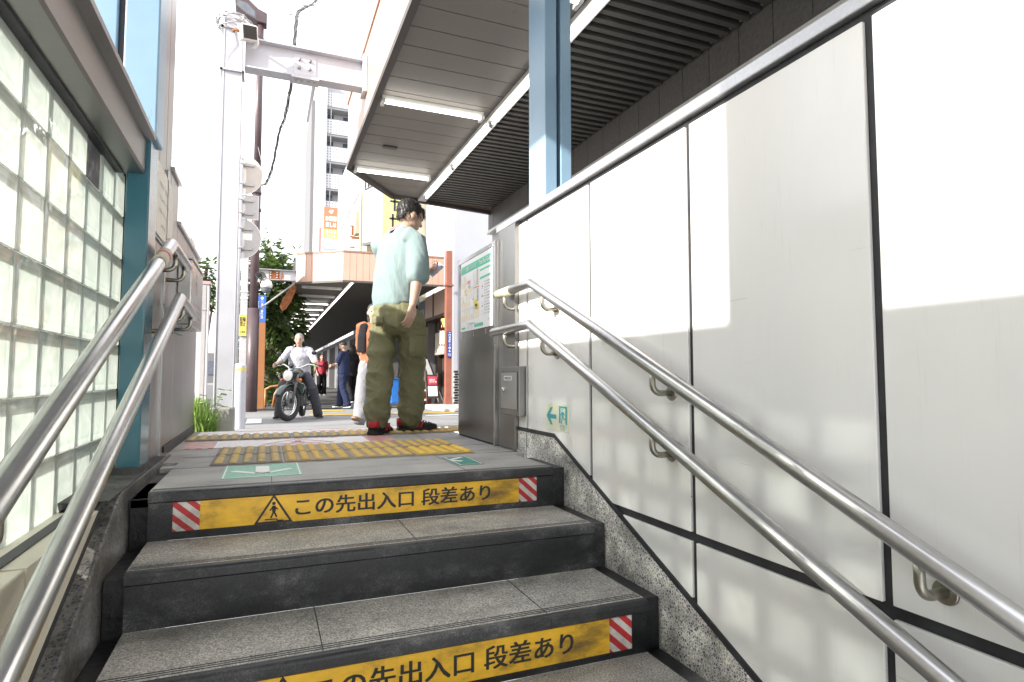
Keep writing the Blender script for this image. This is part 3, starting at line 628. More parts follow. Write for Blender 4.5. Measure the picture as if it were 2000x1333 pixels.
b = MB(); b.box(1.245, 2.988, .004, 1.42, 3.238, 1.245); b.build('face_panel', 'steel_wall', ep, .003)
b = MB(); b.box(1.2405, 2.986, -.06, 1.262, 3.24, .003); b.build('foot_plate', 'steel_dark', ep)
# ------------------------------------------------ right column
def h_column(name, label, x0, sgn, y0, y1, z0, z1, mat):
    c = thing(name, label, 'column', (x0, (y0 + y1) / 2, z0))
    b = MB(); b.box(x0, y0, z0, x0 + sgn * .066, y1, z1); b.build('flange', mat, c, .004)
    b = MB(); b.box(x0 + sgn * .0662, y0 + .05, z0, x0 + sgn * .088, y1 - .01, z1); b.build('web', 'joint', c)
    b = MB(); b.box(x0 + sgn * .0885, y0, z0, x0 + sgn * .15, y1, z1); b.build('flange', mat, c, .004)
    return c
h_column('blue_column', 'light blue rust-spotted steel column standing on the right wall cap', 1.285, 1, 2.68, 2.885, 1.293, 2.65, 'blue')
# roof over the stairs (above the frame)
rf = thing('stair_roof', 'flat roof over the stairwell carried by the blue columns', 'roof', (.4, .5, 2.65))
b = MB(); b.box(-.75, -3, 2.652, 1.62, 2.80, 2.80); b.build('roof_deck', 'wall_grey', rf)
b = MB(); b.box(-.78, -3, 2.60, -.752, 2.82, 2.82); b.box(-.751, 2.801, 2.60, 1.62, 2.83, 2.82); b.build('roof_fascia', 'alu', rf)

# ================================================================== left wall
lw = thing('glass_block_wall', 'backlit glass block wall along the left side of the stairs', 'wall', (-.6, 1.5, 0))
PY, PZ, YT, ZT = .187, .178, 2.885, 1.236
NC, NR = 14, 7
mo = MB()
for r in range(NR + 1): mo.box(-.632, YT - NC * PY, ZT - r * PZ - .0045, -.567, YT, ZT - r * PZ + .0045)
for c in range(NC + 1):
    for r in range(NR): mo.box(-.632, YT - c * PY - .003, ZT - (r + 1) * PZ + .0046, -.567, YT - c * PY + .003, ZT - r * PZ - .0046)
mo.build('mortar', 'mortar', lw)
gb = None
for c in range(NC):
    for r in range(NR):
        yc, zc = YT - (c + .5) * PY, ZT - (r + .5) * PZ
        if c == 2 and r == 0:
            b = MB(); b.box(-.63, yc - .0895, zc - .083, -.566, yc + .0895, zc + .083); o = b.build('blind_block', 'panel_old', lw, .004); o['label'] = 'corroded dark grey block in the top row'
            continue
        if gb is None:
            b = MB(); hy, hz = .0917, .0872
            # front and back faces only slightly dished, open core (two shells joined at the rim)
            b.box(-.642, yc - hy, zc - hz, -.562, yc + hy, zc + hz); b.mi = [0, 0, 0, 0, 0, 1]
            gb = b.build('glass_block', ['glass', 'glass_back'], lw, .004, 2, (-.602 + .6, yc - 1.5, zc)); o = gb
        else:
            o = gb.copy(); COL.objects.link(o); o.parent = lw
        o.location = (-.602 + .6, yc - 1.5, zc)
b = MB(); b.box(-.66, -3, -1.3, -.56, YT - NC * PY - .004, 1.28); b.build('solid_end', 'wall_white', lw)
b = MB(); b.box(-.70, YT + .0065, .02, -.557, 2.965, 1.30); b.build('end_strip', 'joint', lw)
b = MB(); b.box(-.64, -3, ZT + .006, -.57, YT + .006, ZT + .016); b.build('head_bead', 'notice', lw)
bm_ = thing('steel_beam', 'long grey steel channel beam above the glass block wall', 'beam', (-.5, 1, 1.2))
b = MB(); b.prism([(-.60, 1.255), (-.60, 1.205), (-.470, 1.205), (-.462, 1.213), (-.462, 1.335), (-.43, 1.345), (-.43, 1.365), (-.60, 1.365), (-.60, 1.345), (-.480, 1.325), (-.480, 1.255)], 'Y', -3, 2.715)
b.build('channel', 'beam', bm_)
b = MB(); b.box(-.599, -3, 1.2555, -.4805, 2.71, 1.3); b.build('recess_backing', 'joint', bm_)
b = MB(); b.prism([(-.62, 1.2045), (-.62, 1.196), (-.535, 1.196), (-.535, 1.2045)], 'Y', -3, 2.712); b.build('soffit_strip', 'joint', bm_)
lc = thing('blue_column', 'light blue column, lower shade painted dark teal, at the left end of the glass blocks', 'column', (-.5, 2.75, 0))
b = MB(); b.box(-.528, 2.722, .022, -.447, 2.90, 1.366); b.build('lower_shaft', 'teal', lc, .006)  # teal here is the blue paint with its shade put into the colour
b = MB(); b.box(-.553, 2.722, 1.3665, -.430, 2.90, 2.65); b.build('upper_shaft', 'blue', lc, .006)
b = MB(); b.box(-.575, 2.74, 1.37, -.5535, 2.88, 2.65); b.build('web', 'joint', lc)
b = MB(); b.box(-.70, 2.722, 1.37, -.5755, 2.90, 2.65); b.build('flange', 'blue', lc, .006)
b = MB(); b.box(-.56, 2.715, .021, -.442, 2.903, .05); b.build('base_collar', 'kerbdark', lc, .004)
c2 = h_column('blue_column', 'second left blue column nearer the foot of the stairs', -.46, -1, .30, .74, 1.37, 2.65, 'blue')
sc = thing('steel_clad_wall', 'tall brushed steel cladding behind the left blue column', 'wall', (-.5, 3.1, 0))
b = MB(); b.box(-.56, 2.904, .022, -.47, 3.085, 2.7); b.build('clad_panel', 'steel_wall', sc, .003)
b = MB(); b.box(-.56, 3.089, .022, -.47, 3.27, 2.7); b.build('clad_panel', 'steel_wall', sc, .003)
b = MB(); b.box(-.56, 3.275, .0, -.47, 3.44, 2.7); b.build('clad_panel', 'steel_wall', sc, .003)
b = MB(); b.box(-.476, 3.262, .0, -.458, 3.285, 1.40); b.build('cover_strip', 'steel', sc, .002)
sw = thing('steel_side_wall', 'low brushed steel wall with two panels left of the landing', 'wall', (-.5, 4.1, 0))
b = MB(); b.box(-.56, 3.445, .05, -.47, 3.72, 1.45); b.build('clad_panel', 'steel_wall', sw, .003)
b = MB(); b.box(-.575, 3.444, 1.452, -.455, 3.73, 1.475); b.build('cap', 'steel', sw, .003)
b = MB(); b.box(-.56, 3.725, .05, -.47, 4.2, 1.235); b.build('clad_panel', 'steel_wall', sw, .003)
b = MB(); b.box(-.56, 4.205, .05, -.47, 4.84, 1.235); b.build('clad_panel', 'steel_wall', sw, .003)
b = MB(); b.box(-.575, 3.735, 1.237, -.455, 4.86, 1.262); b.build('cap', 'steel', sw, .003)
b = MB(); b.box(-.555, 3.45, .0, -.462, 4.84, .049); b.build('skirting', 'joint', sw)
nb = thing('notice_plate', 'cream plate with rows of small writing on the steel cladding', 'notice', (-.46, 3.2, 1.2))
b = MB(); b.box(-.4695, 2.93, 1.03, -.458, 3.45, 1.355); b.build('plate', 'notice', nb, .003)
b = MB(); b.box(-.4698, 2.920, 1.02, -.463, 2.9295, 1.43); b.box(-.4698, 2.92, 1.015, -.463, 3.455, 1.0295); b.build('edge_frame', 'bluegrey', nb)
b = MB()
for k_, s in enumerate(('お客さまへのお願い', 'この出入口は終電後に閉鎖します', '始発電車まで通行できません', '東京都交通局')):
    b.text(s, (-.4572, 3.16, 1.27 - k_ * .06), (0, 1, 0), (0, 0, 1), .018 if k_ else .026)
b.build('lettering', 'grey_ink', nb)
bp = thing('small_plate', 'small blue grey plate with white writing below the left handrails', 'plate', (-.46, 3.8, .7))
b = MB(); b.box(-.4695, 3.53, .64, -.462, 4.03, .76); b.build('plate', 'bluegrey', bp, .002)
b = MB()
for k_ in range(3): b.text(('出入口 Exit', '開放時間 5:00-0:30', 'No parking'), (0, 0, 0), (0, 1, 0), (0, 0, 1), .02) if False else b.text(('出入口', '開放時間', 'EXIT')[k_], (-.4612, 3.78, .735 - k_ * .035), (0, 1, 0), (0, 0, 1), .02)
b.build('lettering', 'white_ink', bp)
ib = thing('wall_box', 'grey steel box with faint red writing on the left side wall', 'box', (-.42, 4.1, .85))
b = MB(); b.box(-.4695, 3.78, .69, -.40, 4.42, 1.06); b.build('case', 'steel', ib, .006)
b = MB(); b.box(-.472, 3.77, 1.062, -.392, 4.43, 1.072); b.build('lid', 'steel', ib)
b = MB()
for k_, s in enumerate(('火災', '連絡', 'TEL')): b.text(s, (-.3992, 4.05, 1.0 - k_ * .045), (0, 1, 0), (0, 0, 1), .032)
for k_ in range(4): b.box(-.3995, 3.9, .72 + k_ * .035, -.3991, 4.3, .7225 + k_ * .035)
b.build('lettering', 'red_ink', ib)
# kerb, beige tile base and stringer on the left
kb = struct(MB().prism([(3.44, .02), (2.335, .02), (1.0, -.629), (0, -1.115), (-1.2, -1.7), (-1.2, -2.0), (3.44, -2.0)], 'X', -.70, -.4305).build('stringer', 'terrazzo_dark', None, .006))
b = MB(); b.box(-.699, 2.17, .0205, -.4315, 3.27, .024); struct(b.build('kerb_top', 'kerbdark'))
bt = thing('beige_tile_base', 'beige tiled base with a sloping lower edge under the glass blocks', 'wall base', (-.5, 1, -.2))
def tile(y0, y1, name='tile'):
    def zb(y): return .0 - .455 * (2.15 - y)
    top = 2.15
    b = MB()
    for (za, zt) in ((-.02, 0),) if False else ((None, 0),):
        b.prism([(y0, zt), (y1, zt), (y1, zb(y1)), (y0, zb(y0))], 'X', -.558, -.452)
    return b.build(name, 'beige', bt, .004)
tile(1.565, 2.148); tile(.98, 1.555); tile(.40, .97); tile(-.8, .39)
b = MB(); b.box(-.53, -.8, .001, -.5, 2.12, .003); b.build('tile_joint', 'joint', bt)
b = MB(); b.prism([(2.165, .012), (2.165, -.012), (1.0, -.542), (1.0, -.522)], 'X', -.456, -.4508); b.build('edge_joint', 'joint', bt)
b = MB(); b.box(-.585, -3, -.028, -.5595, 2.66, -.0105); b.build('bottom_bead', 'joint', lw)

# ================================================================== handrails
def handrail(name, label, x, bend, end, low, r, brs, wallx, stickers=None):
    t = thing(name, label, 'handrail', (x, bend[0], bend[1]))
    sg = 1 if wallx > x else -1
    # mitred tube
    b = MB(); e = Vector((x, end[0], end[1])); p = Vector((x, bend[0], bend[1])); q = Vector((x, low[0], low[1]))
    de = (e - p).normalized()
    b.tube([e, p, q], r, 22); o = b.build('rail', 'steel_rail', t)
    b = MB(); b.tube([e - de * .001, e + de * r * .35, e + de * r * .62], [r * 1.0, r * .85, r * .4], 22); b.build('end_cap', 'steel_dark', t)
    for (y, kind) in brs:
        if y >= bend[0]: z = bend[1] + (end[1] - bend[1]) * (y - bend[0]) / (end[0] - bend[0])
        else: z = bend[1] + (low[1] - bend[1]) * (y - bend[0]) / (low[0] - bend[0])
        b = MB(); pts = [(x, y, z - r * .8)]
        R0 = .032; zc = z - r - .012 - R0
        pts.append((x, y, zc + R0 * .8))
        for k_ in range(7):
            a = PI / 2 * k_ / 6; pts.append((x + sg * (R0 - R0 * math.cos(a)), y, zc + R0 * .4 - R0 * math.sin(a)))
        pts.append((wallx - sg * .003, y, zc + R0 * .4 - R0))
        b.tube(pts, .0105, 14); br = b.build('bracket', 'steel_dark', t)
        f = MB(); f.cyl((wallx - sg * .0005, y, zc + R0 * .4 - R0), (wallx - sg * .006, y, zc + R0 * .4 - R0), .026, .024, 24); f.build('flange', 'steel_dark', br)
    return t, e, p
h1, e, p = handrail('handrail', 'upper steel handrail on the right wall with a cream tape on its end', 1.19, (2.649, .856), (3.12, .855), (-.2, -.377), .0235, [(3.0, 0), (2.52, 0), (1.665, 0), (.80, 0), (.0, 0)], 1.268)
b = MB(); b.tube([(1.19, 2.90, .8556), (1.19, 3.10, .8552)], .0245, 22); b.build('tape', 'lightsign', h1)
handrail('handrail', 'lower steel handrail on the right wall, bare polished tube', 1.19, (2.662, .654), (3.176, .648), (-.2, -.583), .0235, [(3.0, 0), (2.52, 0), (1.67, 0), (.50, 0)], 1.268)
h2, e, p = handrail('handrail', 'upper steel handrail on the left wall with a torn sticker', -.39, (2.924, .969), (3.471, .964), (-.2, -.41), .026, [(3.06, 0), (3.36, 0), (1.2, 0)], -.470)
b = MB(); y1_, y2_ = 2.60, 2.76; zz = lambda y: .969 + (.969 + .41) / (2.924 + .2) * (y - 2.924)
b.tube([(-.39, y1_, zz(y1_)), (-.39, y2_, zz(y2_))], .0268, 22); b.build('sticker', m_wornpaint('torn sticker', (.55, .50, .40), (.18, .13, .09), .5, 22), h2)
b = MB(); b.tube([(-.39, 2.70, zz(2.70)), (-.39, 2.72, zz(2.72))], .0272, 22); b.build('red_mark', 'red_ink', h2)
handrail('handrail', 'lower steel handrail on the left wall, bare polished tube', -.385, (3.21, .770), (3.78, .735), (-.2, -.71), .026, [(3.02, 0), (3.33, 0), (3.66, 0), (1.2, 0)], -.470)
# ================================================================== writing on the steps and floor
def riser_sticker(label, y, z0, z1, x0, x1, ink):
    t = thing('warning_sticker', label, 'sticker', ((x0 + x1) / 2, y, z0), 'yellow warning stickers on the step fronts')
    yf = y - .0006; ws = .085
    b = MB(); b.box(x0 + ws, yf, z0, x1 - ws, y + .011, z1); b.build('film', 'yellowfilm', t)
    b = MB(); b.box(x0, yf, z0, x0 + ws - .0004, y + .011, z1); b.build('hazard_end', 'hazard', t)
    b = MB(); b.box(x1 - ws + .0004, yf, z0, x1, y + .011, z1); b.build('hazard_end', 'hazard', t)
    yt = yf - .0006; w = x1 - x0; zc = (z0 + z1) / 2
    b = MB(); cx = x0 + w * .235; h = .108
    a0 = Vector((cx, yt, zc + h * .52)); a1 = Vector((cx - h * .62, yt, zc - h * .46)); a2 = Vector((cx + h * .62, yt, zc - h * .46)); cen = (a0 + a1 + a2) / 3
    for p, q in ((a0, a1), (a1, a2), (a2, a0)):
        pi, qi = cen + (p - cen) * .80, cen + (q - cen) * .80; b.quad(p, pi, qi, q)
    cz = zc - h * .04
    n = 12; hd = [(cx + .0065 * math.cos(2 * PI * i / n), yt, cz + .026 + .0065 * math.sin(2 * PI * i / n)) for i in range(n)]
    b.add(hd, [list(range(n))])
    def bar(xa, za, xb, zb, w_):
        d = Vector((xb - xa, 0, zb - za)).normalized(); nn = Vector((-d.z, 0, d.x)) * w_ / 2
        A = Vector((cx + xa, yt, cz + za)); B = Vector((cx + xb, yt, cz + zb)); b.quad(A - nn, B - nn, B + nn, A + nn)
    bar(0, .018, .001, -.004, .013); bar(-.002, .014, -.014, .001, .005); bar(.002, .014, .014, .004, .005); bar(0, -.003, -.010, -.027, .006); bar(0, -.003, .011, -.024, .006)
    bar(-.03, -.031, .012, -.031, .004); bar(.012, -.031, .012, -.037, .004); bar(.012, -.037, .034, -.037, .004)
    b.build('walking_symbol', ink, t)
    b = MB(); b.text('この先出入口 段差あり', ((x0 + w * .567), yt, zc + .002), (1, 0, 0), (0, 0, 1), .066, w * .555, .022); b.build('lettering', ink, t)
    return t
riser_sticker('yellow step warning sticker with crisp black writing on the topmost step front', 2.40 + .011, -.1415, -.0415, -.290, 1.108, 'ink')
riser_sticker('yellow step warning sticker with smeared black writing on the lower step front', 1.70 + .011, -.4885, -.3815, -.27, 1.128, 'ink_worn')
# tactile tiles: one built, the rest copied
def tactile(name_mat, label):
    t = thing('tactile_tile', label, 'tactile paving', (0, 0, 0))
    b = MB(); n = 66; vs = []
    for j in range(n + 1):
        for i in range(n + 1):
            x, y = (i / n - .5) * .306, (j / n - .5) * .306; z = .0045 if 0 < i < n and 0 < j < n else .0
            fx = abs((x + .15) % .06 - .03); fy = abs((y + .15) % .05 - .025); d = math.hypot(fx, fy * 1.08)
            if d < .0215 and z: z += .0085 * min(1, (.0215 - d) / .006)
            vs.append((x, y, z))
    b.add(vs, [(j * (n + 1) + i, j * (n + 1) + i + 1, (j + 1) * (n + 1) + i + 1, (j + 1) * (n + 1) + i) for j in range(n) for i in range(n)], 0, True); b.build('studded_tile', name_mat, t)
    return t
tt_old = tactile('tactile_old', ''); tt_new = tactile('tactile', ''); tt_bright = tactile('tactile_new', '')
where = ['leftmost', 'second from left', 'third from left', 'rightmost']
first = {}
def lay(src, loc, label, grp):
    if src not in first: first[src] = 1; src.location = loc; src['label'] = label; src['group'] = grp; return src
    return dup(src, loc, None, label, grp)
for r, (yc, rn) in enumerate(((3.152, 'front'), (3.50, 'rear'))):
    for c in range(4):
        src = tt_old if c == 0 else (tt_bright if (c == 3 and r == 0) else tt_new)
        wear = 'rubbed brownish' if c == 0 else ('bright' if (c == 3 and r == 0) else 'worn')
        lay(src, (-.07 + c * .3135, yc, .0025), f'{wear} yellow tactile tile, {where[c]} in the {rn} row nearest the steps', 'tactile tiles near the steps')
nth = ['first', 'second', 'third', 'fourth', 'fifth', 'sixth']
for c in range(6):
    lay(tt_old if c < 3 else tt_new, (-.30 + c * .3105, 4.31, .0025), f'yellow tactile tile, {nth[c]} from the left in the row beyond the white floor sign', 'tactile tiles in the far row')
# white floor sign with red triangle
fs = thing('floor_sign', 'faded white floor sign with red triangle and striped ends between the tactile rows', 'floor sign', (.17, 3.9, 0))
b = MB(); b.box(-.26, 3.725, -.001, .60, 4.10, .0025); b.build('film', 'floorwhite', fs)
b = MB(); b.box(-.425, 3.725, -.001, -.2605, 4.10, .0025); b.build('striped_end', 'hazard_floor', fs)
b = MB(); b.box(.6005, 3.725, -.001, .765, 4.10, .0025); b.build('striped_end', 'hazard_floor', fs)
b = MB(); z = .0035; A = Vector((.19, 4.06, z)); B_ = Vector((-.02, 3.80, z)); C_ = Vector((.40, 3.80, z)); cen = (A + B_ + C_) / 3
for p, q in ((A, B_), (B_, C_), (C_, A)): b.quad(p, cen + (p - cen) * .86, cen + (q - cen) * .86, q)
def fbar(b, xa, ya, xb, yb, w_, z=.0035):
    d = Vector((xb - xa, yb - ya, 0)).normalized(); nn = Vector((-d.y, d.x, 0)) * w_ / 2
    P_ = Vector((xa, ya, z)); Q_ = Vector((xb, yb, z)); b.quad(P_ - nn, Q_ - nn, Q_ + nn, P_ + nn)
fbar(b, .19, 3.95, .19, 3.88, .035); fbar(b, .19, 3.89, .155, 3.83, .014); fbar(b, .19, 3.89, .225, 3.83, .014); fbar(b, .19, 3.935, .15, 3.90, .012); fbar(b, .19, 3.935, .23, 3.90, .012); fbar(b, .10, 3.82, .28, 3.82, .008)
b.build('triangle_symbol', 'red_ink', fs)
b = MB(); b.text('段差あり 足もと注意', (.19, 4.078, .0035), (1, 0, 0), (0, 1, 0), .025, .5, .01); b.text('Watch your step', (.19, 3.757, .0035), (1, 0, 0), (0, 1, 0), .028, .24, .01); b.build('lettering', 'red_ink', fs)
fs2 = thing('floor_sign', 'second faded white floor sign at the far edge of the landing', 'floor sign', (.5, 4.6, 0))
b = MB(); b.box(-.42, 4.50, -.001, 1.0, 4.80, .0025); b.build('film', 'floorwhite', fs2)
b = MB(); b.box(1.0005, 4.42, -.001, 1.22, 4.80, .0025); b.build('striped_end', 'hazard_floor', fs2)
b = MB(); fbar(b, -.2, 4.74, .9, 4.74, .02); fbar(b, .3, 4.6, .8, 4.6, .02); b.build('red_lines', 'red_ink', fs2)
def arrow_decal(label, x0, x1, y0, y1, film, sgn, partial=False):
    t = thing('arrow_decal', label, 'floor decal', ((x0 + x1) / 2, (y0 + y1) / 2, 0))
    b = MB(); b.box(x0, y0, -.001, x1, y1, .0018); b.build('film', film, t)
    b = MB(); cx, cy, w, h = (x0 + x1) / 2, (y0 + y1) / 2, x1 - x0, y1 - y0; z = .0028
    if not partial:
        fbar(b, cx, cy + .12, cx, cy - .03, .055, z); fbar(b, cx - .005, cy - .098, cx - .115, cy + .01, .03, z); fbar(b, cx + .005, cy - .098, cx + .115, cy + .01, .03, z)
        fbar(b, cx, cy - .03, cx, cy - .09, .055, z)
    else:
        fbar(b, x0 + .005, cy + .04, x1 - .03, y1 - .03, .025, z); fbar(b, x0 + .01, cy + .02, x0 + .05, cy - .02, .03, z)
    for q in ((x0 + .008, y0 + .008, x1 - .008, y0 + .008), (x0 + .008, y1 - .008, x1 - .008, y1 - .008), (x0 + .008, y0, x0 + .008, y1), (x1 - .008, y0, x1 - .008, y1)): fbar(b, *q, .005, z)
    b.build('arrow_mark', 'white_ink', t)
arrow_decal('light green floor decal with white arrow pointing down the stairs', -.155, .148, 2.60, 2.955, 'green', 1)
arrow_decal('dark teal floor decal with a white stroke at the right of the landing edge', .812, .93, 2.595, 2.87, 'teal_film', 1, True)
# exit sign on the wall
ex = thing('exit_sign', 'pale luminous exit sign with turquoise arrow and running figure on the white wall', 'sign', (1.265, 2.525, .2))
b = MB(); b.box(1.2655, 2.407, .146, 1.2685, 2.642, .270); b.build('plate', 'exit_bg', ex, .001)
def wq(b, pts, x=1.2648): b.add([(x, 2.642 - u * .235, .146 + v * .124) for u, v in pts], [list(range(len(pts)))])
b = MB()
wq(b, [(.04, .56), (.21, .56), (.18, .62)]) if False else None
wq(b, [(.05, .55), (.22, .86), (.32, .86), (.20, .60), (.20, .50), (.05, .50)]); wq(b, [(.05, .50), (.20, .50), (.20, .46), (.32, .20), (.22, .20), (.05, .5)])
wq(b, [(.2, .60), (.48, .60), (.48, .44), (.2, .44)], 1.2646)
b.build('arrow_symbol', 'exit_ink', ex)
b = MB()
wq(b, [(.60, .93), (.94, .93), (.94, .86), (.60, .86)]); wq(b, [(.60, .86), (.67, .86), (.67, .30), (.60, .30)]); wq(b, [(.87, .86), (.94, .86), (.94, .26), (.90, .26), (.87, .34)])
hp = [(.735 + .022 * math.cos(a * PI / 5), .80 + .04 * math.sin(a * PI / 5)) for a in range(10)]; wq(b, hp)
wq(b, [(.71, .73), (.80, .73), (.79, .55), (.73, .56)]); wq(b, [(.72, .72), (.67, .60), (.69, .58), (.745, .68)]); wq(b, [(.79, .72), (.86, .62), (.84, .60), (.77, .68)])
wq(b, [(.73, .57), (.77, .57), (.72, .28), (.69, .30)]); wq(b, [(.76, .57), (.80, .56), (.82, .47), (.79, .46)]); wq(b, [(.79, .48), (.87, .48), (.87, .44), (.79, .44)])
b.build('running_symbol', 'exit_ink', ex)
b = MB(); b.text('非常口', (1.2648, 2.642 - .77 * .235, .146 + .19 * .124), (0, -1, 0), (0, 0, 1), .0135, .062); b.text('EXIT', (1.2648, 2.642 - .77 * .235, .146 + .08 * .124), (0, -1, 0), (0, 0, 1), .009, .045); b.build('lettering', 'exit_ink', ex)
# flush steel box
fb = thing('wall_cabinet', 'small flush steel cabinet with white label and round key knob', 'cabinet', (1.25, 3.02, .3))
b = MB(); b.box(1.226, 2.885, .190, 1.269, 3.160, .4525)
b.build('cabinet_body', 'steel_wall', fb, .004)
b = MB(); b.box(1.2245, 2.905, .222, 1.2258, 3.140, .424); b.build('door_gap', 'joint', fb)
b = MB(); b.box(1.2215, 2.908, .2235, 1.2243, 3.137, .421); b.build('door', 'steel', fb, .0015)
b = MB(); b.box(1.2205, 2.975, .378, 1.2214, 3.085, .402); b.build('label_plate', 'white_ink', fb)
b = MB(); b.text('連結送水管', (1.2200, 3.03, .390), (0, -1, 0), (0, 0, 1), .016, .09, .01); b.build('lettering', 'ink', fb)
b = MB(); b.lathe([(.015, 0), (.015, .006), (.011, .010), (.0001, .011)], (1.2214, 3.095, .325), Matrix.Rotation(R(-90), 3, 'Y'), 20); b.build('knob', 'chrome', fb)
# bus map poster
ps = thing('bus_map_poster', 'white bus guide poster with green header and street map in the steel cabinet', 'poster', (1.22, 3.57, .7))
b = MB(); b.box(1.2195, 3.268, .697, 1.2245, 3.885, 1.162); b.build('sheet_board', 'poster', ps, .001)
px = 1.2188
def pq(b, u0, v0, u1, v1, x=px):   # u to the right along -Y, v up, 0..1 on the poster
    b.quad((x, 3.885 - u0 * .617, .697 + v0 * .465), (x, 3.885 - u1 * .617, .697 + v0 * .465), (x, 3.885 - u1 * .617, .697 + v1 * .465), (x, 3.885 - u0 * .617, .697 + v1 * .465))
b = MB(); pq(b, .02, .83, .985, .94); pq(b, .64, .765, .98, .79); pq(b, .64, .655, .98, .685); pq(b, .04, .03, .17, .06); pq(b, .47, .03, .74, .075); b.build('header_band', 'map_green', ps)
b = MB(); random.seed(3)
for i in range(7):
    for j in range(5):
        if random.random() < .85: pq(b, .04 + j * .075 + (.01 if j > 2 else 0), .15 + i * .094, .105 + j * .075, .225 + i * .094 + random.random() * .01)
for i in range(6): pq(b, .47, .15 + i * .11, .62, .25 + i * .11)
b.build('map_blocks', 'map_sand', ps)
b = MB(); pq(b, .545, .60, .578, .82, px - .0004); pq(b, .56, .38, .595, .55, px - .0004); b.build('map_river', 'map_blue', ps)
b = MB(); pq(b, .43, .14, .455, .80, px - .0004); pq(b, .40, .56, .50, .60, px - .0005); pq(b, .05, .30, .60, .315, px - .0004); b.build('map_roads', 'map_pale', ps)
b = MB(); pq(b, .50, .26, .60, .345, px - .0006); pq(b, .47, .31, .56, .40, px - .0006); pq(b, .15, .56, .19, .60, px - .0005); pq(b, .30, .58, .34, .61, px - .0005); pq(b, .10, .40, .13, .45, px - .0005); b.build('map_parks', 'map_yellow', ps)
b = MB(); pq(b, .47, .565, .62, .578, px - .0008); pq(b, .22, .66, .34, .665, px - .0006); pq(b, .22, .70, .34, .705, px - .0006); pq(b, .22, .66, .23, .705, px - .0006); pq(b, .33, .66, .34, .705, px - .0006); pq(b, .25, .675, .31, .69, px - .0006)
for k_ in range(3): pq(b, .70, .28 + k_ * .13, .735, .30 + k_ * .13)
b.build('map_red_marks', 'map_red', ps)
b = MB()
def pt(b, s, u, v, h, w=None): b.text(s, (px - .0009, 3.885 - u * .617, .697 + v * .465), (0, -1, 0), (0, 0, 1), h, w, .012)
pt(b, '都営バスのりば', .36, .885, .030, .20); pt(b, 'Toei Bus Guide', .80, .885, .027, .22); b.build('header_lettering', 'white_ink', ps)
b = MB()
for k_ in range(12):
    pt(b, ('門33 豊海水産埠頭', '東22 錦糸町駅前', '業10 新橋', '海01 東京テレポート', '門21 東大島駅', '都07 錦糸町', '木11 新木場', '江東シャトル', '錦13 晴海埠頭', '急行06', '門19 深川車庫', '都バス案内')[k_], .86, .60 - k_ * .038, .0085, .10)
pt(b, '門前仲町', .30, .62, .012); pt(b, '富岡八幡宮', .52, .29, .009); pt(b, '永代通り', .2, .52, .009); pt(b, '清澄通り', .44, .42, .008); pt(b, '都営交通お客様センター', .42, .09, .010); pt(b, '2023', .9, .1, .008)
for k_ in range(5): pq(b, .22, .025 + k_ * .02, .42, .028 + k_ * .02)
b.build('map_lettering', 'grey_ink', ps)
b = MB()
for k_ in range(12): pq(b, .69, .585 - k_ * .038 + .005, .73, .585 - k_ * .038 + .022) if k_ % 3 else None
b.build('line_marks', 'map_pale', ps)

# ================================================================== near arcade canopy
def canopy(label, name, xl, y0, ych, xch, yend, xr, zs, zt, xm, slat_y0, board, up):
    t = thing(name, label, 'canopy', (xl, y0, zs))
    return t
c1 = thing('arcade_canopy', 'near arcade canopy with brown board soffit, louvres and salmon fascia overhead', 'canopy', (2, 4, 2.8))
def xl1(y): return .845 if y < 6.88 else .845 + (y - 6.88) * (1.52 - .845) / (7.77 - 6.88)
b = MB(); y = -2.0
while y < 7.9:
    y2 = min(y + .247, 7.93)
    xa, xb = xl1(y), xl1(y2 - .007)
    if xa < 1.84:
        if y < 6.88 < y2: xa = .845
        b.prism([(xa, y), (1.848, y), (1.848, y2 - .007), (min(xb, 1.84), y2 - .007)], 'Z', 2.80, 2.82)
    y = y2
b.build('soffit_boards', 'soffit', c1, .002)
b = MB(); b.prism([(.83, -2), (.83, 6.88), (1.51, 7.79), (2.0, 7.9), (3.0, 8.05), (3.0, -2)], 'Z', 2.86, 3.52); b.build('core', 'louvre_back', c1)
b = MB(); yy = -1.0
while yy < 7.9: b.box(1.955, yy, 2.80, 2.955, yy + .045, 2.845); yy += .097
b.build('louvre_slats', 'louvre', c1)
b = MB(); b.box(1.95, -2, 2.85, 2.96, 7.93, 2.859); b.build('louvre_backing', 'louvre_back', c1)
b = MB(); b.box(1.845, -2, 2.765, 1.955, 7.90, 2.80); b.build('light_trough', 'fixture', c1, .003)
yy = 1.4
while yy < 7.6:
    b = MB(); b.tube([(1.90, yy + .03, 2.742), (1.90, yy + 1.18, 2.742)], .014, 10); b.build('tube', 'tube', c1)
    b = MB(); b.box(1.885, yy, 2.728, 1.915, yy + .028, 2.764); b.box(1.885, yy + 1.182, 2.728, 1.915, yy + 1.21, 2.764); b.build('tube_holder', 'fixture', c1, .003)
    yy += 1.245
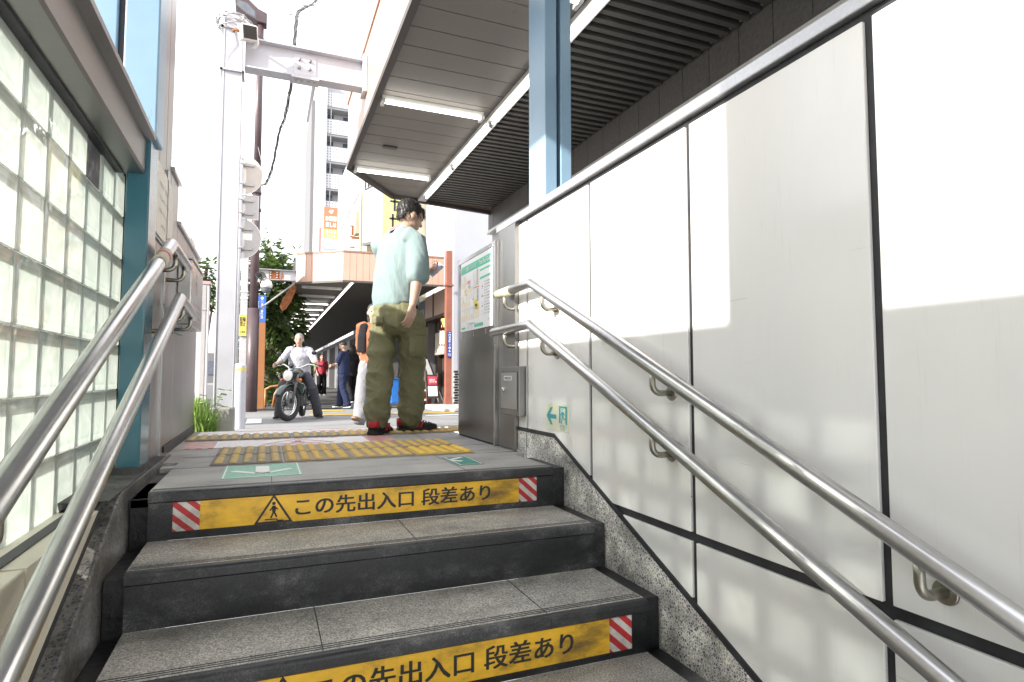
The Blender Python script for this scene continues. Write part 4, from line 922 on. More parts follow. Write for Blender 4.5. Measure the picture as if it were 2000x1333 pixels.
def fascia(m, pts, z0, z1, th, seam, mat, parent, trim):
    for (xa, ya), (xb, yb) in zip(pts, pts[1:]):
        d = Vector((xb - xa, yb - ya, 0)); L_ = d.length; d.normalize(); nn = Vector((d.y, -d.x, 0)) * th
        n = max(1, int(L_ / seam)); b = MB()
        for i in range(n):
            p = Vector((xa, ya, 0)) + d * (L_ * i / n + .003); q = Vector((xa, ya, 0)) + d * (L_ * (i + 1) / n - .003)
            vs = [(w.x, w.y, zz_) for zz_ in (z0, z1) for w in (p, q, q + nn, p + nn)]
            b.add(vs, [(0, 3, 2, 1), (4, 5, 6, 7), (0, 1, 5, 4), (1, 2, 6, 5), (2, 3, 7, 6), (3, 0, 4, 7)])
        b.build('fascia', mat, parent)
        for (za, zb, o, mt, nm) in ((z0 - .05, z0 - .001, .012, trim, 'drip_edge'), (z1 + .001, z1 + .045, .015, mat, 'coping')):
            p = Vector((xa, ya, 0)) - nn.normalized() * o; q = Vector((xb, yb, 0)) - nn.normalized() * o; w2 = nn.normalized() * (th + 2 * o)
            b = MB(); vs = [(w.x, w.y, zz_) for zz_ in (za, zb) for w in (p, q, q + w2, p + w2)]
            b.add(vs, [(0, 3, 2, 1), (4, 5, 6, 7), (0, 1, 5, 4), (1, 2, 6, 5), (2, 3, 7, 6), (3, 0, 4, 7)]); b.build(nm, mt, parent)
fascia(None, [(.805, -2), (.805, 6.88), (1.49, 7.81), (3.0, 8.07)], 2.80, 3.50, .03, 1.35, 'fascia_pink', c1, 'trim_brown')
b = MB(); b.prism([(.843, -2), (.838, 6.88), (1.517, 7.78), (1.9, 7.85), (1.9, 7.935), (1.5, 7.83), (.80, 6.9), (.80, -2)], 'Z', 2.775, 2.799); b.build('edge_strip', 'fixture', c1)
b = MB(); b.box(1.08, 6.12, 2.783, 1.22, 6.18, 2.7995); b.build('vent_slot', 'trim_brown', c1)
for (yc, xa, xb) in ((5.03, .86, 1.78), (6.86, .88, 1.76), (3.2, .86, 1.78)):
    lt = thing('strip_light', {5.03: 'lit fluorescent strip light across the middle of the near canopy soffit', 6.86: 'lit fluorescent strip light at the far edge of the near canopy', 3.2: 'lit fluorescent strip light at the top edge of the picture beside the blue column'}[yc], 'light', (1.3, yc, 2.79), 'strip lights under the near canopy')
    b = MB(); b.prism([(yc - .035, 2.798), (yc + .035, 2.798), (yc + .02, 2.755), (yc - .02, 2.755)], 'X', xa, xb); b.build('housing', 'fixture', lt, .003)
    b = MB(); b.box(xa, yc - .05, 2.725, xa + .03, yc + .05, 2.757); b.box(xb - .03, yc - .05, 2.725, xb, yc + .05, 2.757); b.build('tube_holder', 'whiteplastic', lt, .004)
    for dy in (-.022,):
        b = MB(); b.tube([(xa + .03, yc + dy, 2.738), (xb - .03, yc + dy, 2.738)], .0135, 10); b.build('tube', 'tube', lt)
sb = thing('station_building', 'dark tiled station building front above the right wall', 'building', (3.2, 3, 0))
b = MB(); y = -2.0; 
while y < 8.1: b.box(2.965, y, 2.515, 3.0, min(y + .294, 8.12), 2.858); y += .30
b.build('dark_fascia', 'fascia_dark', sb)
b = MB(); b.box(2.94, -2, 2.47, 3.02, 8.13, 2.512); b.build('fascia_trim', 'fixture', sb, .004)
b = MB(); b.box(2.95, -2, 2.83, 2.964, 8.1, 2.862); b.build('fascia_trim', 'fixture', sb)
b = MB(); b.box(3.02, -2, -.02, 9, 8.1, 4.4); b.build('wall', 'wall_grey', sb)
# far arcade canopy
c3 = thing('arcade_canopy', 'far arcade canopy across the street with salmon fascia over the shops', 'canopy', (2, 20, 2.7))
b = MB(); y = 14.8
def xl2(y): return .66 if y > 15.45 else .66 + (15.45 - y) * (1.66 - .66) / (15.45 - 14.68)
while y < 62:
    y2 = y + .3; xa, xb = xl2(y), xl2(y2); b.prism([(xa, y), (1.848, y), (1.848, y2 - .008), (xb, y2 - .008)], 'Z', 2.72, 2.74); y = y2
b.build('soffit_boards', 'soffit', c3)
b = MB(); b.prism([(.64, 62), (.64, 15.46), (1.67, 14.68), (4.12, 14.55), (4.12, 62)], 'Z', 2.79, 3.40); b.build('core', 'louvre_back', c3)
b = MB(); yy = 14.8
while yy < 62: b.box(1.955, yy, 2.72, 4.1, yy + .05, 2.77); yy += .12
b.build('louvre_slats', 'louvre', c3)
b = MB(); b.box(1.845, 14.75, 2.68, 1.955, 62, 2.72); b.build('light_trough', 'fixture', c3)
b = MB(); yy = 14.9
while yy < 60: b.tube([(1.9, yy, 2.664), (1.9, yy + 1.17, 2.664)], .014, 8); yy += 1.24
tbs = b.build('tube_row', 'tube_far', c3); tbs['kind'] = 'stuff'
fascia(None, [(.62, 62), (.62, 15.45), (1.66, 14.66), (4.12, 14.52)][::-1] if False else [(.62, 62), (.62, 15.45)], 2.70, 3.38, -.03, 2.0, 'trim_brown', c3, 'trim_brown')
fascia(None, [(.62, 15.45), (1.66, 14.66), (4.12, 14.52)], 2.70, 3.38, -.03, .145, 'fascia_pink', c3, 'trim_brown')
for i in range(9):
    yc = 16.1 + i * 1.75
    lt = thing('strip_light', ('unlit' if i < 2 else 'lit') + f' strip light under the far canopy, {["nearest the street", "second from the street", "third from the street", "fourth from the street", "fifth from the street", "sixth from the street", "seventh from the street", "eighth from the street", "ninth from the street"][i]}', 'light', (1.25, yc, 2.7), 'strip lights under the far canopy')
    b = MB(); b.prism([(yc - .04, 2.718), (yc + .04, 2.718), (yc + .025, 2.66), (yc - .025, 2.66)], 'X', .80, 1.80); b.build('housing', 'fixture', lt)
    b = MB(); b.tube([(.84, yc - .02, 2.662), (1.76, yc - .02, 2.662)], .015, 8); b.build('tube', 'whiteplastic' if i < 2 else 'tube_far', lt)
# ================================================================== gantry, pillar, speaker
pl = thing('steel_pillar', 'tall white steel pillar on a grey concrete foot left of the entrance', 'pillar', (-.32, 5.55, gz(5.5)))
b = MB(); zb = gz(5.55) - .02
b.box(-.395, 5.47, .14, -.383, 5.63, 3.50); b.box(-.257, 5.47, .14, -.245, 5.63, 3.50); b.box(-.3825, 5.475, .14, -.2575, 5.487, 3.50); b.box(-.3825, 5.613, .14, -.2575, 5.625, 3.50)
b.box(-.40, 5.465, 3.501, -.24, 5.635, 3.507)
b.build('shaft', 'whitesteel', pl, .003)
b = MB(); b.box(-.415, 5.45, zb, -.235, 5.66, .139); b.build('concrete_foot', 'concrete', pl, .008)
for z in (2.99, 3.36):
    b = MB(); b.box(-.415, 5.452, z, -.230, 5.4699, z + .012); b.box(-.416, 5.452, z, -.3952, 5.645, z + .012); b.box(-.2448, 5.452, z, -.229, 5.645, z + .012); b.build('collar', 'whitesteel', pl)
bmx = thing('gantry_beam', 'white bolted steel beam from the pillar to the near canopy', 'beam', (.3, 5.55, 3.0))
def hbeam(b, x0, x1, y, z0, z1, w=.13):
    b.box(x0, y - w / 2, z1 - .014, x1, y + w / 2, z1); b.box(x0, y - w / 2, z0, x1, y + w / 2, z0 + .014); b.box(x0, y - .006, z0 + .0142, x1, y + .006, z1 - .0142)
b = MB(); hbeam(b, -.229, .80, 5.55, 3.06, 3.33); b.build('beam', 'whitesteel', bmx, .002)
b = MB(); b.box(.17, 5.537, 3.10, .36, 5.5435, 3.29); b.build('splice_plate', 'whitesteel', bmx, .002)
b = MB(); b.box(.15, 5.483, 3.045, .385, 5.615, 3.0595); b.build('splice_plate', 'whitesteel', bmx, .002)
for x in (.215, .305):
    for z in (3.16, 3.235):
        b = MB(); b.lathe([(.016, 0), (.016, .010), (.009, .0102), (.009, .02), (.0001, .0205)], (x, 5.537, z), Matrix.Rotation(R(90), 3, 'X'), 6); b.build('bolt', 'boltsteel', bmx)
for x in (.19, .235, .295, .345):
    for y in (5.505,):
        b = MB(); b.lathe([(.016, 0), (.016, -.012), (.009, -.0122), (.009, -.024), (.0001, -.0245)], (x, y, 3.045), None, 6); b.build('bolt', 'boltsteel', bmx)
b = MB(); b.box(.765, 5.46, 3.02, .802, 5.64, 3.37); b.build('end_plate', 'whitesteel', bmx, .003)
sp = thing('loudspeaker', 'white box loudspeaker with black grille on the pillar top', 'loudspeaker', (-.2, 5.4, 3.4))
rot = Matrix.Rotation(R(22), 3, 'Z') @ Matrix.Rotation(R(14), 3, 'X') @ Matrix.Rotation(R(-10), 3, 'Y')
c = Vector((-.205, 5.37, 3.295))
b = MB(); b.obox(c, (.135, .10, .125), rot); b.build('cabinet', 'whiteplastic', sp, .01)
b = MB(); b.obox(c + rot @ Vector((0, -.052, 0)), (.112, .010, .102), rot); b.build('grille', 'speakergrille', sp, .004)
b = MB(); b.tube([c + rot @ Vector((-.07, 0, 0)), (-.30, 5.40, 3.33), (-.32, 5.46, 3.34)], .012, 10); b.build('bracket', 'rust', sp)
b = MB(); b.tube([c + rot @ Vector((.07, 0, -.03)), (-.13, 5.42, 3.25), (-.16, 5.44, 3.20)], .016, 10); b.build('bracket', 'whiteplastic', sp)
wc = thing('cable_coil', 'coil of grey cable looped around the white pillar top', 'cable', (-.32, 5.55, 3.4))
b = MB(); random.seed(5)
for k_ in range(7):
    pts = []; z0 = 3.43 + random.uniform(-.03, .03); rr = .125 + random.uniform(-.008, .02)
    for i in range(25):
        a = 2 * PI * i / 24; pts.append((-.32 + rr * math.cos(a) * 1.02, 5.55 + rr * math.sin(a), z0 + .025 * math.sin(a * 2 + k_)))
    b.tube(pts, .0045, 6)
b.tube([(-.41, 5.44, 3.43), (-.44, 5.42, 3.3), (-.42, 5.45, 3.15), (-.40, 5.46, 3.1)], .004, 6)
b.build('coil', 'greywire', wc)
def cable(name, label, pts, r, mat, twist=0, n=40):
    P_ = [Vector(p) for p in pts]; out = []
    for i in range(n + 1):
        t = i / n * (len(P_) - 1); k_ = min(int(t), len(P_) - 2); f = t - k_
        p0, p1, p2, p3 = P_[max(k_ - 1, 0)], P_[k_], P_[k_ + 1], P_[min(k_ + 2, len(P_) - 1)]
        out.append(.5 * ((2 * p1) + (p2 - p0) * f + (2 * p0 - 5 * p1 + 4 * p2 - p3) * f * f + (3 * p1 - p0 - 3 * p2 + p3) * f ** 3))
    b = MB()
    b.tube(out, r, 6)
    if twist:
        random.seed(int(r * 1e5) + n)
        for s in range(twist):
            o = [p + Vector((math.sin(i * .55 + s * 2.1), math.cos(i * .55 + s * 2.1), math.sin(i * .3 + s))) * r * 1.6 for i, p in enumerate(out)]; b.tube(o, r * .6, 5)
        for s in range(max(3, n // 9)):
            i = random.randint(2, n - 6); sd_ = random.choice((-1, 1)); o = [out[i], out[i + 1] + Vector((.06 * sd_, 0, -.03)), out[i + 3] + Vector((.09 * sd_, .02, .0)), out[i + 4]]; b.tube(o, r * .35, 5)
    o = b.build(name, mat); tag(o, label, 'cable'); return o
cable('cable', 'thick twisted cable bundle rising from the gantry beam to the top of the picture', [(.72, 7.5, 5.6), (.45, 7.0, 4.75), (.27, 6.4, 4.22), (.20, 5.9, 3.85), (.17, 5.56, 3.33)], .0085, 'wire', 3, 46)
cable('cable', 'twisted cable bundle hanging below the gantry beam in a slack curve', [(.16, 5.60, 3.06), (.12, 6.2, 2.98), (.08, 7.0, 3.12), (.02, 7.6, 2.92), (-.05, 7.9, 2.80), (-.10, 8.0, 2.79)], .0075, 'wire', 3, 46)
cable('cable', 'thin wire from the pillar top across to the near canopy', [(-.24, 5.56, 3.45), (.1, 5.8, 3.40), (.16, 6.0, 3.40), (.78, 7.0, 4.0)], .0035, 'wire')
cable('cable', 'thin wire hanging beside the brown lamp pole', [(-.28, 14.5, 5.6), (-.12, 12.5, 4.4), (.02, 10.5, 3.25), (-.02, 9.0, 2.85), (-.10, 8.0, 2.79)], .005, 'greywire')
cable('cable', 'thin distant wire crossing the sky left of the white pillar', [(-14, 26, 8.5), (-6, 24, 7.9), (-.6, 22, 7.9)], .012, 'greywire')
# lamp pole
lp = thing('street_lamp', 'tall brown street lamp pole with a flat lamp head', 'street lamp', (-.29, 14.8, gz(14.8)))
b = MB(); b.tube([(-.29, 14.8, -.40), (-.29, 14.8, 1.95)], .125, 20); b.build('base_tube', 'brownpole', lp)
b = MB(); b.tube([(-.29, 14.8, 1.951), (-.29, 14.8, 4.9)], .095, 20); b.build('pole', 'brownpole', lp)
b = MB(); b.tube([(-.29, 14.8, 4.9), (-.29, 14.8, 8.75)], [.082, .07], 20); b.build('pole', 'brownpole', lp)
for z in (4.2, 4.6):
    b = MB(); b.cyl((-.29, 14.8, z), (-.29, 14.8, z + .06), .11); b.build('pole_band', 'brownpole', lp)
b = MB(); b.prism([(-.16, 8.62), (-.16, 8.88), (-.35, 8.95), (-.60, 9.16), (-.84, 9.20), (-.86, 9.10), (-.84, 8.90), (-.60, 8.74), (-.38, 8.64)], 'Y', 14.66, 14.94); h = b.build('lamp_head', 'brownpole', lp, .02)
b = MB(); b.prism([(-.40, 8.70), (-.42, 8.86), (-.60, 9.02), (-.80, 9.05), (-.81, 8.92), (-.60, 8.78)], 'Y', 14.655, 14.945); b.build('lens', 'lampglass', h)
b = MB(); b.lathe([(.02, 0), (.05, .05), (.10, .12), (.11, .14), (.105, .145), (.02, .05)], (-.16, 14.72, 2.62), Matrix.Rotation(R(60), 3, 'X') , 20); b.build('horn', 'speakergrille', lp)
# road signs from behind
sg = thing('road_sign', 'three road signs seen from behind on a thin white pole', 'road sign', (-.415, 9.6, gz(9.6)))
b = MB(); b.tube([(-.415, 9.6, -.35), (-.415, 9.6, 3.62)], .036, 16); b.tube([(-.415, 9.6, 3.62), (-.415, 9.6, 3.64)], .039, 16); b.build('pole', 'whitesteel', sg)
def disc(b, c, r, th, n=40): b.lathe([(.0001, 0), (r - .006, 0), (r, .003), (r, th), (.0001, th)], c, Matrix.Rotation(R(-90), 3, 'X'), n, 0, False)
for (z, m_, kind) in ((3.42, 'signbeige', 'r'), (2.93, 'signback', 'q'), (2.45, 'signback', 'r')):
    b = MB()
    if kind == 'r': disc(b, (-.415, 9.665, z), .305, .012)
    else: b.box(-.665, 9.665, z - .18, -.16, 9.677, z + .18)
    o = b.build('sign_plate', m_, sg)
    b = MB()
    if kind == 'r': b.torus((-.415, 9.671, z), (0, 1, 0), .305, .006, 48, 6)
    else:
        for (x0, z0, x1, z1) in ((-.668, -.184, -.157, -.178), (-.668, .178, -.157, .184), (-.668, -.178, -.662, .178), (-.163, -.178, -.157, .178)): b.box(x0, 9.660, z + z0, x1, 9.68, z + z1)
    b.build('rim', 'signedge', o)
    for dz in ((.15, -.15) if kind == 'r' else (.10, -.10)):
        b = MB(); b.box(-.60, 9.640, z + dz - .02, -.23, 9.664, z + dz + .02); b.build('rail', 'signback', sg)
        b = MB(); b.tube([(-.46, 9.6, z + dz), (-.46, 9.635, z + dz)], .008, 8); b.tube([(-.365, 9.6, z + dz), (-.365, 9.635, z + dz)], .008, 8); b.cyl((-.415, 9.6, z + dz - .02), (-.415, 9.6, z + dz + .02), .041); b.build('clamp', 'signedge', sg)
b = MB(); b.box(-.35, 9.662, 2.43, -.235, 9.664, 2.53); b.build('label_plate', 'white_ink', sg)
bo = thing('bollard', 'white bollard with a yellow band beside the brown lamp pole', 'bollard', (-.33, 9.0, gz(9)))
z = gz(9) - .02
b = MB(); b.lathe([(.083, z), (.083, z + .80)], (-.33, 9, 0), None, 24); b.build('post', 'whitesteel', bo)
b = MB(); b.lathe([(.0835, z + .79), (.0835, z + .825)], (-.33, 9, 0), None, 24); b.build('band', 'yellowsign', bo)
b = MB(); b.lathe([(.083, z + .825), (.083, z + .86), (.06, z + .885), (.0001, z + .89)], (-.33, 9, 0), None, 24); b.build('top', 'whitesteel', bo)
b = MB(); b.torus((-.25, 9.0, z + .72), (0, 1, 0), .018, .004, 14, 6); b.build('eye', 'signback', bo)
# information pillar
ip = thing('information_pillar', 'slim orange brown information pillar with a blue top panel', 'sign', (-.17, 15.7, gz(15.7)))
b = MB(); b.box(-.29, 15.62, -.38, -.03, 15.80, 1.70); b.build('body', 'orange', ip, .01)
b = MB(); b.box(-.29, 15.62, 1.702, -.03, 15.80, 2.36); b.build('blue_panel', 'bluesign', ip, .01)
b = MB(); b.text('江東区 案内図', (-.12, 15.617, 2.02), (0, 0, -1), (1, 0, 0), .055, .45, .01); b.text('KOTO CITY', (-.21, 15.617, 2.02), (0, 0, -1), (1, 0, 0), .035, .38, .01)
n = 12; b.add([(-.12 + .035 * math.cos(2 * PI * i / n), 15.617, 2.29 + .035 * math.sin(2 * PI * i / n)) for i in range(n)], [list(range(n))]); b.build('lettering', 'white_ink', ip)
dc = thing('dome_camera', 'white dome camera on a curved arm by the lamp pole', 'camera', (-.1, 14.7, 2.5))
b = MB(); b.tube([(-.2, 14.75, 2.55), (-.17, 14.72, 2.66), (-.10, 14.7, 2.72), (-.04, 14.7, 2.70), (-.03, 14.7, 2.62)], .03, 10); b.build('arm', 'whiteplastic', dc)
b = MB(); b.lathe([(.03, .0), (.10, -.04), (.125, -.12), (.125, -.20), (.0001, -.20)], (-.03, 14.7, 2.62), None, 20); b.build('hood', 'whiteplastic', dc)
b = MB(); b.lathe([(.105, -.201), (.10, -.26), (.07, -.31), (.0001, -.33)], (-.03, 14.7, 2.62), None, 20); b.build('dome', 'lampglass', dc)
rg = thing('gantry_post', 'rust-streaked white steel post behind the brown lamp pole', 'post', (-.5, 15.2, -.38))
b = MB(); b.box(-.58, 15.1, -.38, -.43, 15.25, 3.6); b.build('shaft', 'rustbeam', rg, .004)
for z in (2.2, 2.35):
    b = MB(); b.box(-.59, 15.09, z, -.42, 15.26, z + .03); b.build('band', 'signedge', rg)
rb = thing('gantry_beam', 'rusty white steel beam from the far post to the far canopy', 'beam', (0, 15.2, 2.7))
b = MB(); hbeam(b, -.429, .62, 15.18, 2.68, 2.93, .15); b.build('beam', 'rustbeam', rb)
b = MB(); b.box(.02, 15.155, 2.71, .25, 15.17, 2.90); b.build('splice_plate', 'rust', rb)
for x in (.06, .20):
    for z in (2.74, 2.80, 2.86):
        b = MB(); b.lathe([(.018, 0), (.018, .014), (.0001, .015)], (x, 15.155, z), Matrix.Rotation(R(90), 3, 'X'), 6); b.build('bolt', 'boltsteel', rb)
ysn = thing('street_sign', 'narrow yellow sign with black writing on the rusty white post', 'sign', (-.5, 15.05, 1.5))
b = MB(); b.box(-.60, 15.06, 1.33, -.44, 15.085, 1.82); b.build('plate', 'yellowsign', ysn)
b = MB(); b.text('駐輪\n禁止', (-.52, 15.057, 1.66), (1, 0, 0), (0, 0, 1), .22, .12, .02); b.text('江東区', (-.52, 15.057, 1.42), (1, 0, 0), (0, 0, 1), .05, .12, .01); b.build('lettering', 'ink', ysn)
sr = thing('strut_lamp', 'grey pipe arm with a small lamp reaching down from the far canopy corner', 'lamp arm', (.1, 15, 2.2))
b = MB(); b.tube([(.55, 15.4, 2.62), (-.20, 14.9, 1.92)], .02, 10); b.build('arm', 'signback', sr)
b = MB(); b.lathe([(.03, .05), (.06, 0), (.075, -.05), (.075, -.1), (.0001, -.11)], (-.22, 14.88, 1.88), None, 16); b.build('lamp_shade', 'whiteplastic', sr)
hd = thing('rusty_hood', 'rusted curved metal sheet hanging under the far canopy corner', 'metal sheet', (.4, 15.6, 2.3))
b = MB(); pr = [(.62, 2.66), (.50, 2.60), (.42, 2.42), (.34, 2.30), (.28, 2.10), (.34, 1.98), (.42, 2.04), (.52, 2.20), (.60, 2.40), (.66, 2.58)]; b.prism(pr, 'Y', 15.55, 15.62); b.build('sheet', 'rust', hd, .01)
# ================================================================== trees and plants
def leaf_cloud(b, blobs, n, size, seed, droop=.2):
    random.seed(seed)
    wts = [r[0] * r[1] * r[2] for _, r in blobs]; tot = sum(wts)
    for (c, r), w in zip(blobs, wts):
        for _ in range(max(8, int(n * w / tot))):
            while True:
                d = Vector((random.uniform(-1, 1), random.uniform(-1, 1), random.uniform(-1, 1)))
                if .25 < d.length < 1: break
            if random.random() < .55: d = d.normalized() * random.uniform(.75, 1.08)
            p = Vector(c) + Vector((d.x * r[0], d.y * r[1], d.z * r[2]))
            out_ = Vector((d.x, d.y, d.z * .4 - droop)).normalized()
            sd_ = out_.cross(Vector((random.uniform(-.6, .6), random.uniform(-.6, .6), 1))).normalized(); up = sd_.cross(out_)
            L_ = size * random.uniform(.7, 1.5); w_ = L_ * .26
            nrm = up * random.uniform(-.1, .12) * L_
            b.add([p, p + out_ * L_ * .45 + sd_ * w_ + nrm, p + out_ * L_, p + out_ * L_ * .45 - sd_ * w_ + nrm], [(0, 1, 2, 3)])
def tree(label, base, hgt, blobs, n, size, seed, mat='leaf', group=None):
    t = thing('tree', label, 'tree', base, group)
    bx_, by_, bz_ = base; b = MB()
    top = Vector((bx_ + .1, by_, bz_ + hgt))
    b.tube([base, (bx_ + .05, by_, bz_ + hgt * .35), (bx_ - .03, by_ + .05, bz_ + hgt * .7), top], [.14, .11, .08, .03], 10)
    for c, r in blobs:
        s = Vector((bx_, by_, bz_ + hgt * .3)); e = Vector(c); mid = s.lerp(e, .5) + Vector((0, 0, -.15)); b.tube([s, mid, e], [.06, .04, .012], 7)
    b.build('trunk', 'bark', t)
    b = MB(); leaf_cloud(b, blobs, n, size, seed); b.build('crown', mat, t)
    return t
tree('broad green street tree behind the far canopy corner', (.05, 18.6, -.38), 4.0, [((.1, 18.4, 2.9), (.95, .9, .75)), ((.55, 18.3, 3.3), (.75, .7, .55)), ((-.05, 18.6, 3.9), (.5, .5, .4)), ((.05, 18.6, 4.35), (.22, .22, .4)), ((.75, 18.4, 3.75), (.32, .3, .38)), ((-.35, 18.2, 2.3), (.5, .6, .6)), ((.3, 18.3, 2.0), (.7, .7, .6)), ((.35, 18.6, 1.2), (.6, .6, .55)), ((.6, 19.2, 1.9), (.5, .6, .7))], 4200, .20, 11)
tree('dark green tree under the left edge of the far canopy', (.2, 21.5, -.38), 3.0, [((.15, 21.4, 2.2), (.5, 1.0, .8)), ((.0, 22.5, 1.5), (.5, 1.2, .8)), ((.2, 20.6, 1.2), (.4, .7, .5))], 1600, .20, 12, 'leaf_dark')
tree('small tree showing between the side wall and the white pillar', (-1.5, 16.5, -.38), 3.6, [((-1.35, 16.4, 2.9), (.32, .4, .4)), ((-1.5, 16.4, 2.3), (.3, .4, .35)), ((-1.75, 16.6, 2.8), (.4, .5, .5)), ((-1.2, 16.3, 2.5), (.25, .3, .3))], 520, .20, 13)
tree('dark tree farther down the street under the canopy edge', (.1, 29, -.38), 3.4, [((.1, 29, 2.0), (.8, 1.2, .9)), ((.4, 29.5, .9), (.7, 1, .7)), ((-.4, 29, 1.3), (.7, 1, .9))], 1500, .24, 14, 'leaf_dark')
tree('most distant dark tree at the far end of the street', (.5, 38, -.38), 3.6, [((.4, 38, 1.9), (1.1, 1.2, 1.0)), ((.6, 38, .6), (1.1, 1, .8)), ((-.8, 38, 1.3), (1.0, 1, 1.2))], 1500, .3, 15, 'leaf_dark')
def shrub(label, c, r, n, size, seed, mat='leaf'):
    t = thing('shrub', label, 'shrub', (c[0], c[1], gz(c[1])), 'shrubs along the far pavement')
    b = MB(); random.seed(seed)
    for k_ in range(6): b.tube([(c[0], c[1], gz(c[1]) - .02), (c[0] + random.uniform(-.6, .6) * r[0], c[1] + random.uniform(-.5, .5) * r[1], c[2] + random.uniform(-.2, .6) * r[2])], [.015, .005], 6)
    b.build('stems', 'bark', t); b = MB(); leaf_cloud(b, [(c, r), ((c[0] - r[0] * .4, c[1], c[2] + r[2] * .6), (r[0] * .5, r[1] * .5, r[2] * .5))], n, size, seed, .0); b.build('foliage', mat, t)
shrub('leafy shrub right of the orange brown pillar foot', (.22, 17.5, .35), (.34, .4, .55), 700, .14, 21)
shrub('low shrub behind the curved wooden rail', (.30, 16.8, -.05), (.36, .3, .28), 420, .12, 22)
shrub('shrub showing between the sign pole and the lamp pole', (-.62, 17.2, .6), (.35, .4, .9), 700, .14, 23)
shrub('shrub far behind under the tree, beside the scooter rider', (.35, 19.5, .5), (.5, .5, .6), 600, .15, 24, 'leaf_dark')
gp = thing('guard_rail', 'low curved wooden guard rail beside the orange brown pillar', 'rail', (.1, 16.3, -.38))
b = MB(); b.tube([(-.02, 16.2, .06), (.12, 16.2, .14), (.33, 16.2, .17), (.36, 16.2, .16)], .028, 10); b.build('rail', 'orange', gp)
b = MB(); b.tube([(.32, 16.2, .15), (.22, 16.2, -.05), (.17, 16.2, -.38)], .028, 10); b.build('leg', 'orange', gp)
b = MB(); b.tube([(.0, 16.2, .07), (.0, 16.2, -.38)], .028, 10); b.build('leg', 'orange', gp)
# weeds
b = MB(); random.seed(31)
for k_ in range(1100):
    x = random.uniform(-.62, -.36); y = random.uniform(4.92, 5.42)
    h = random.uniform(.07, .25) * (1.15 if x < -.42 else .75); a = random.uniform(0, 2 * PI); ln = random.uniform(.02, .12); w = random.uniform(.0025, .005)
    z0 = gz(y) - .02; d = Vector((math.cos(a), math.sin(a), 0)); s = Vector((-d.y, d.x, 0)) * w
    pts = [Vector((x, y, z0)), Vector((x, y, z0 + h * .6)) + d * ln * .25, Vector((x, y, z0 + h)) + d * ln * .7, Vector((x, y, z0 + h * .93)) + d * ln * 1.3]
    vs = []
    for i, p in enumerate(pts): q = (1, .9, .6, .05)[i]; vs += [p - s * q, p + s * q]
    b.add(vs, [(0, 1, 3, 2), (2, 3, 5, 4), (4, 5, 7, 6)])
for k_ in range(14):
    x = random.uniform(-.6, -.34); y = random.uniform(4.95, 5.4); h = random.uniform(.2, .36); a = random.uniform(-.5, 1.0); z0 = gz(y) - .02
    p = [Vector((x, y, z0)), Vector((x + .02, y, z0 + h * .7)), Vector((x + .06 * math.cos(a), y, z0 + h)), Vector((x + .11 * math.cos(a), y, z0 + h * .97))]
    b.tube(p, [.0015, .0015, .001, .0008], 4); b.tube([p[2], p[3]], [.004, .003], 5)
tag(b.build('weeds', 'grass'), 'clump of fresh green weeds at the foot of the white pillar', 'weeds', None, 'stuff')

# ================================================================== left background
wl = thing('boundary_wall', 'white rendered boundary wall beyond the weeds on the left', 'wall', (-1.2, 9, -.3))
b = MB(); b.box(-4.2, 10.5, -.4, -.86, 10.7, 1.85); b.build('wall', 'wall_white', wl); b = MB(); b.box(-4.22, 10.48, 1.852, -.84, 10.72, 1.90); b.build('coping', 'pinkawning', wl)
tp = thing('fence_post', 'thin grey fence post left of the white pillar', 'post', (-.52, 5.9, -.1))
b = MB(); b.box(-.54, 5.87, -.12, -.50, 5.93, 1.2); b.box(-.545, 5.865, .98, -.495, 5.935, .996); b.build('post', 'signback', tp, .003)
tpp = thing('sign_board', 'tall narrow white board standing beyond the steel side wall', 'board', (-.55, 5.0, 0))
b = MB(); b.box(-.565, 5.05, -.03, -.545, 5.35, 1.46); b.build('board', 'whiteplastic', tpp, .003); b = MB(); b.box(-.58, 5.04, -.03, -.566, 5.07, 1.45); b.build('post', 'rustbeam', tpp)
gt = thing('green_parasol', 'folded green parasol leaning beyond the fence post', 'parasol', (-.75, 6.8, -.1))
b = MB(); b.lathe([(.01, .82), (.05, .6), (.075, .35), (.06, .15), (.02, .10)], (-.74, 6.9, gz(6.9)), None, 10); b.build('canopy_cloth', 'green_tarp', gt); b = MB(); b.tube([(-.74, 6.9, gz(6.9) - .02), (-.74, 6.9, gz(6.9) + .9)], .012, 8); b.build('pole', 'signback', gt)
bb = thing('water_bottle', 'bright blue plastic bottle on the ground behind the bollard', 'bottle', (-.45, 12.5, -.38))
b = MB(); b.lathe([(.0001, 0), (.11, 0), (.11, .12), (.10, .14), (.11, .16), (.11, .30), (.05, .36), (.04, .40), (.0001, .40)], (-.46, 12.3, -.385), None, 18); b.build('body', 'bluebin', bb)
b = MB(); b.lathe([(.046, .38), (.046, .44), (.0001, .44)], (-.46, 12.3, -.385), None, 14); b.build('cap', 'whiteplastic', bb)
fb1 = thing('low_building', 'pale low building far beyond the glass blocks', 'building', (-25, -6, 0))
b = MB(); b.box(-30, -20, -.1, -24, 14, 5); b.build('wall', 'wall_cream', fb1)
for k_ in range(6):
    b = MB(); b.box(-23.99, -17 + k_ * 5, 1, -23.9, -14.5 + k_ * 5, 3.2); b.build('window', 'blind', fb1)

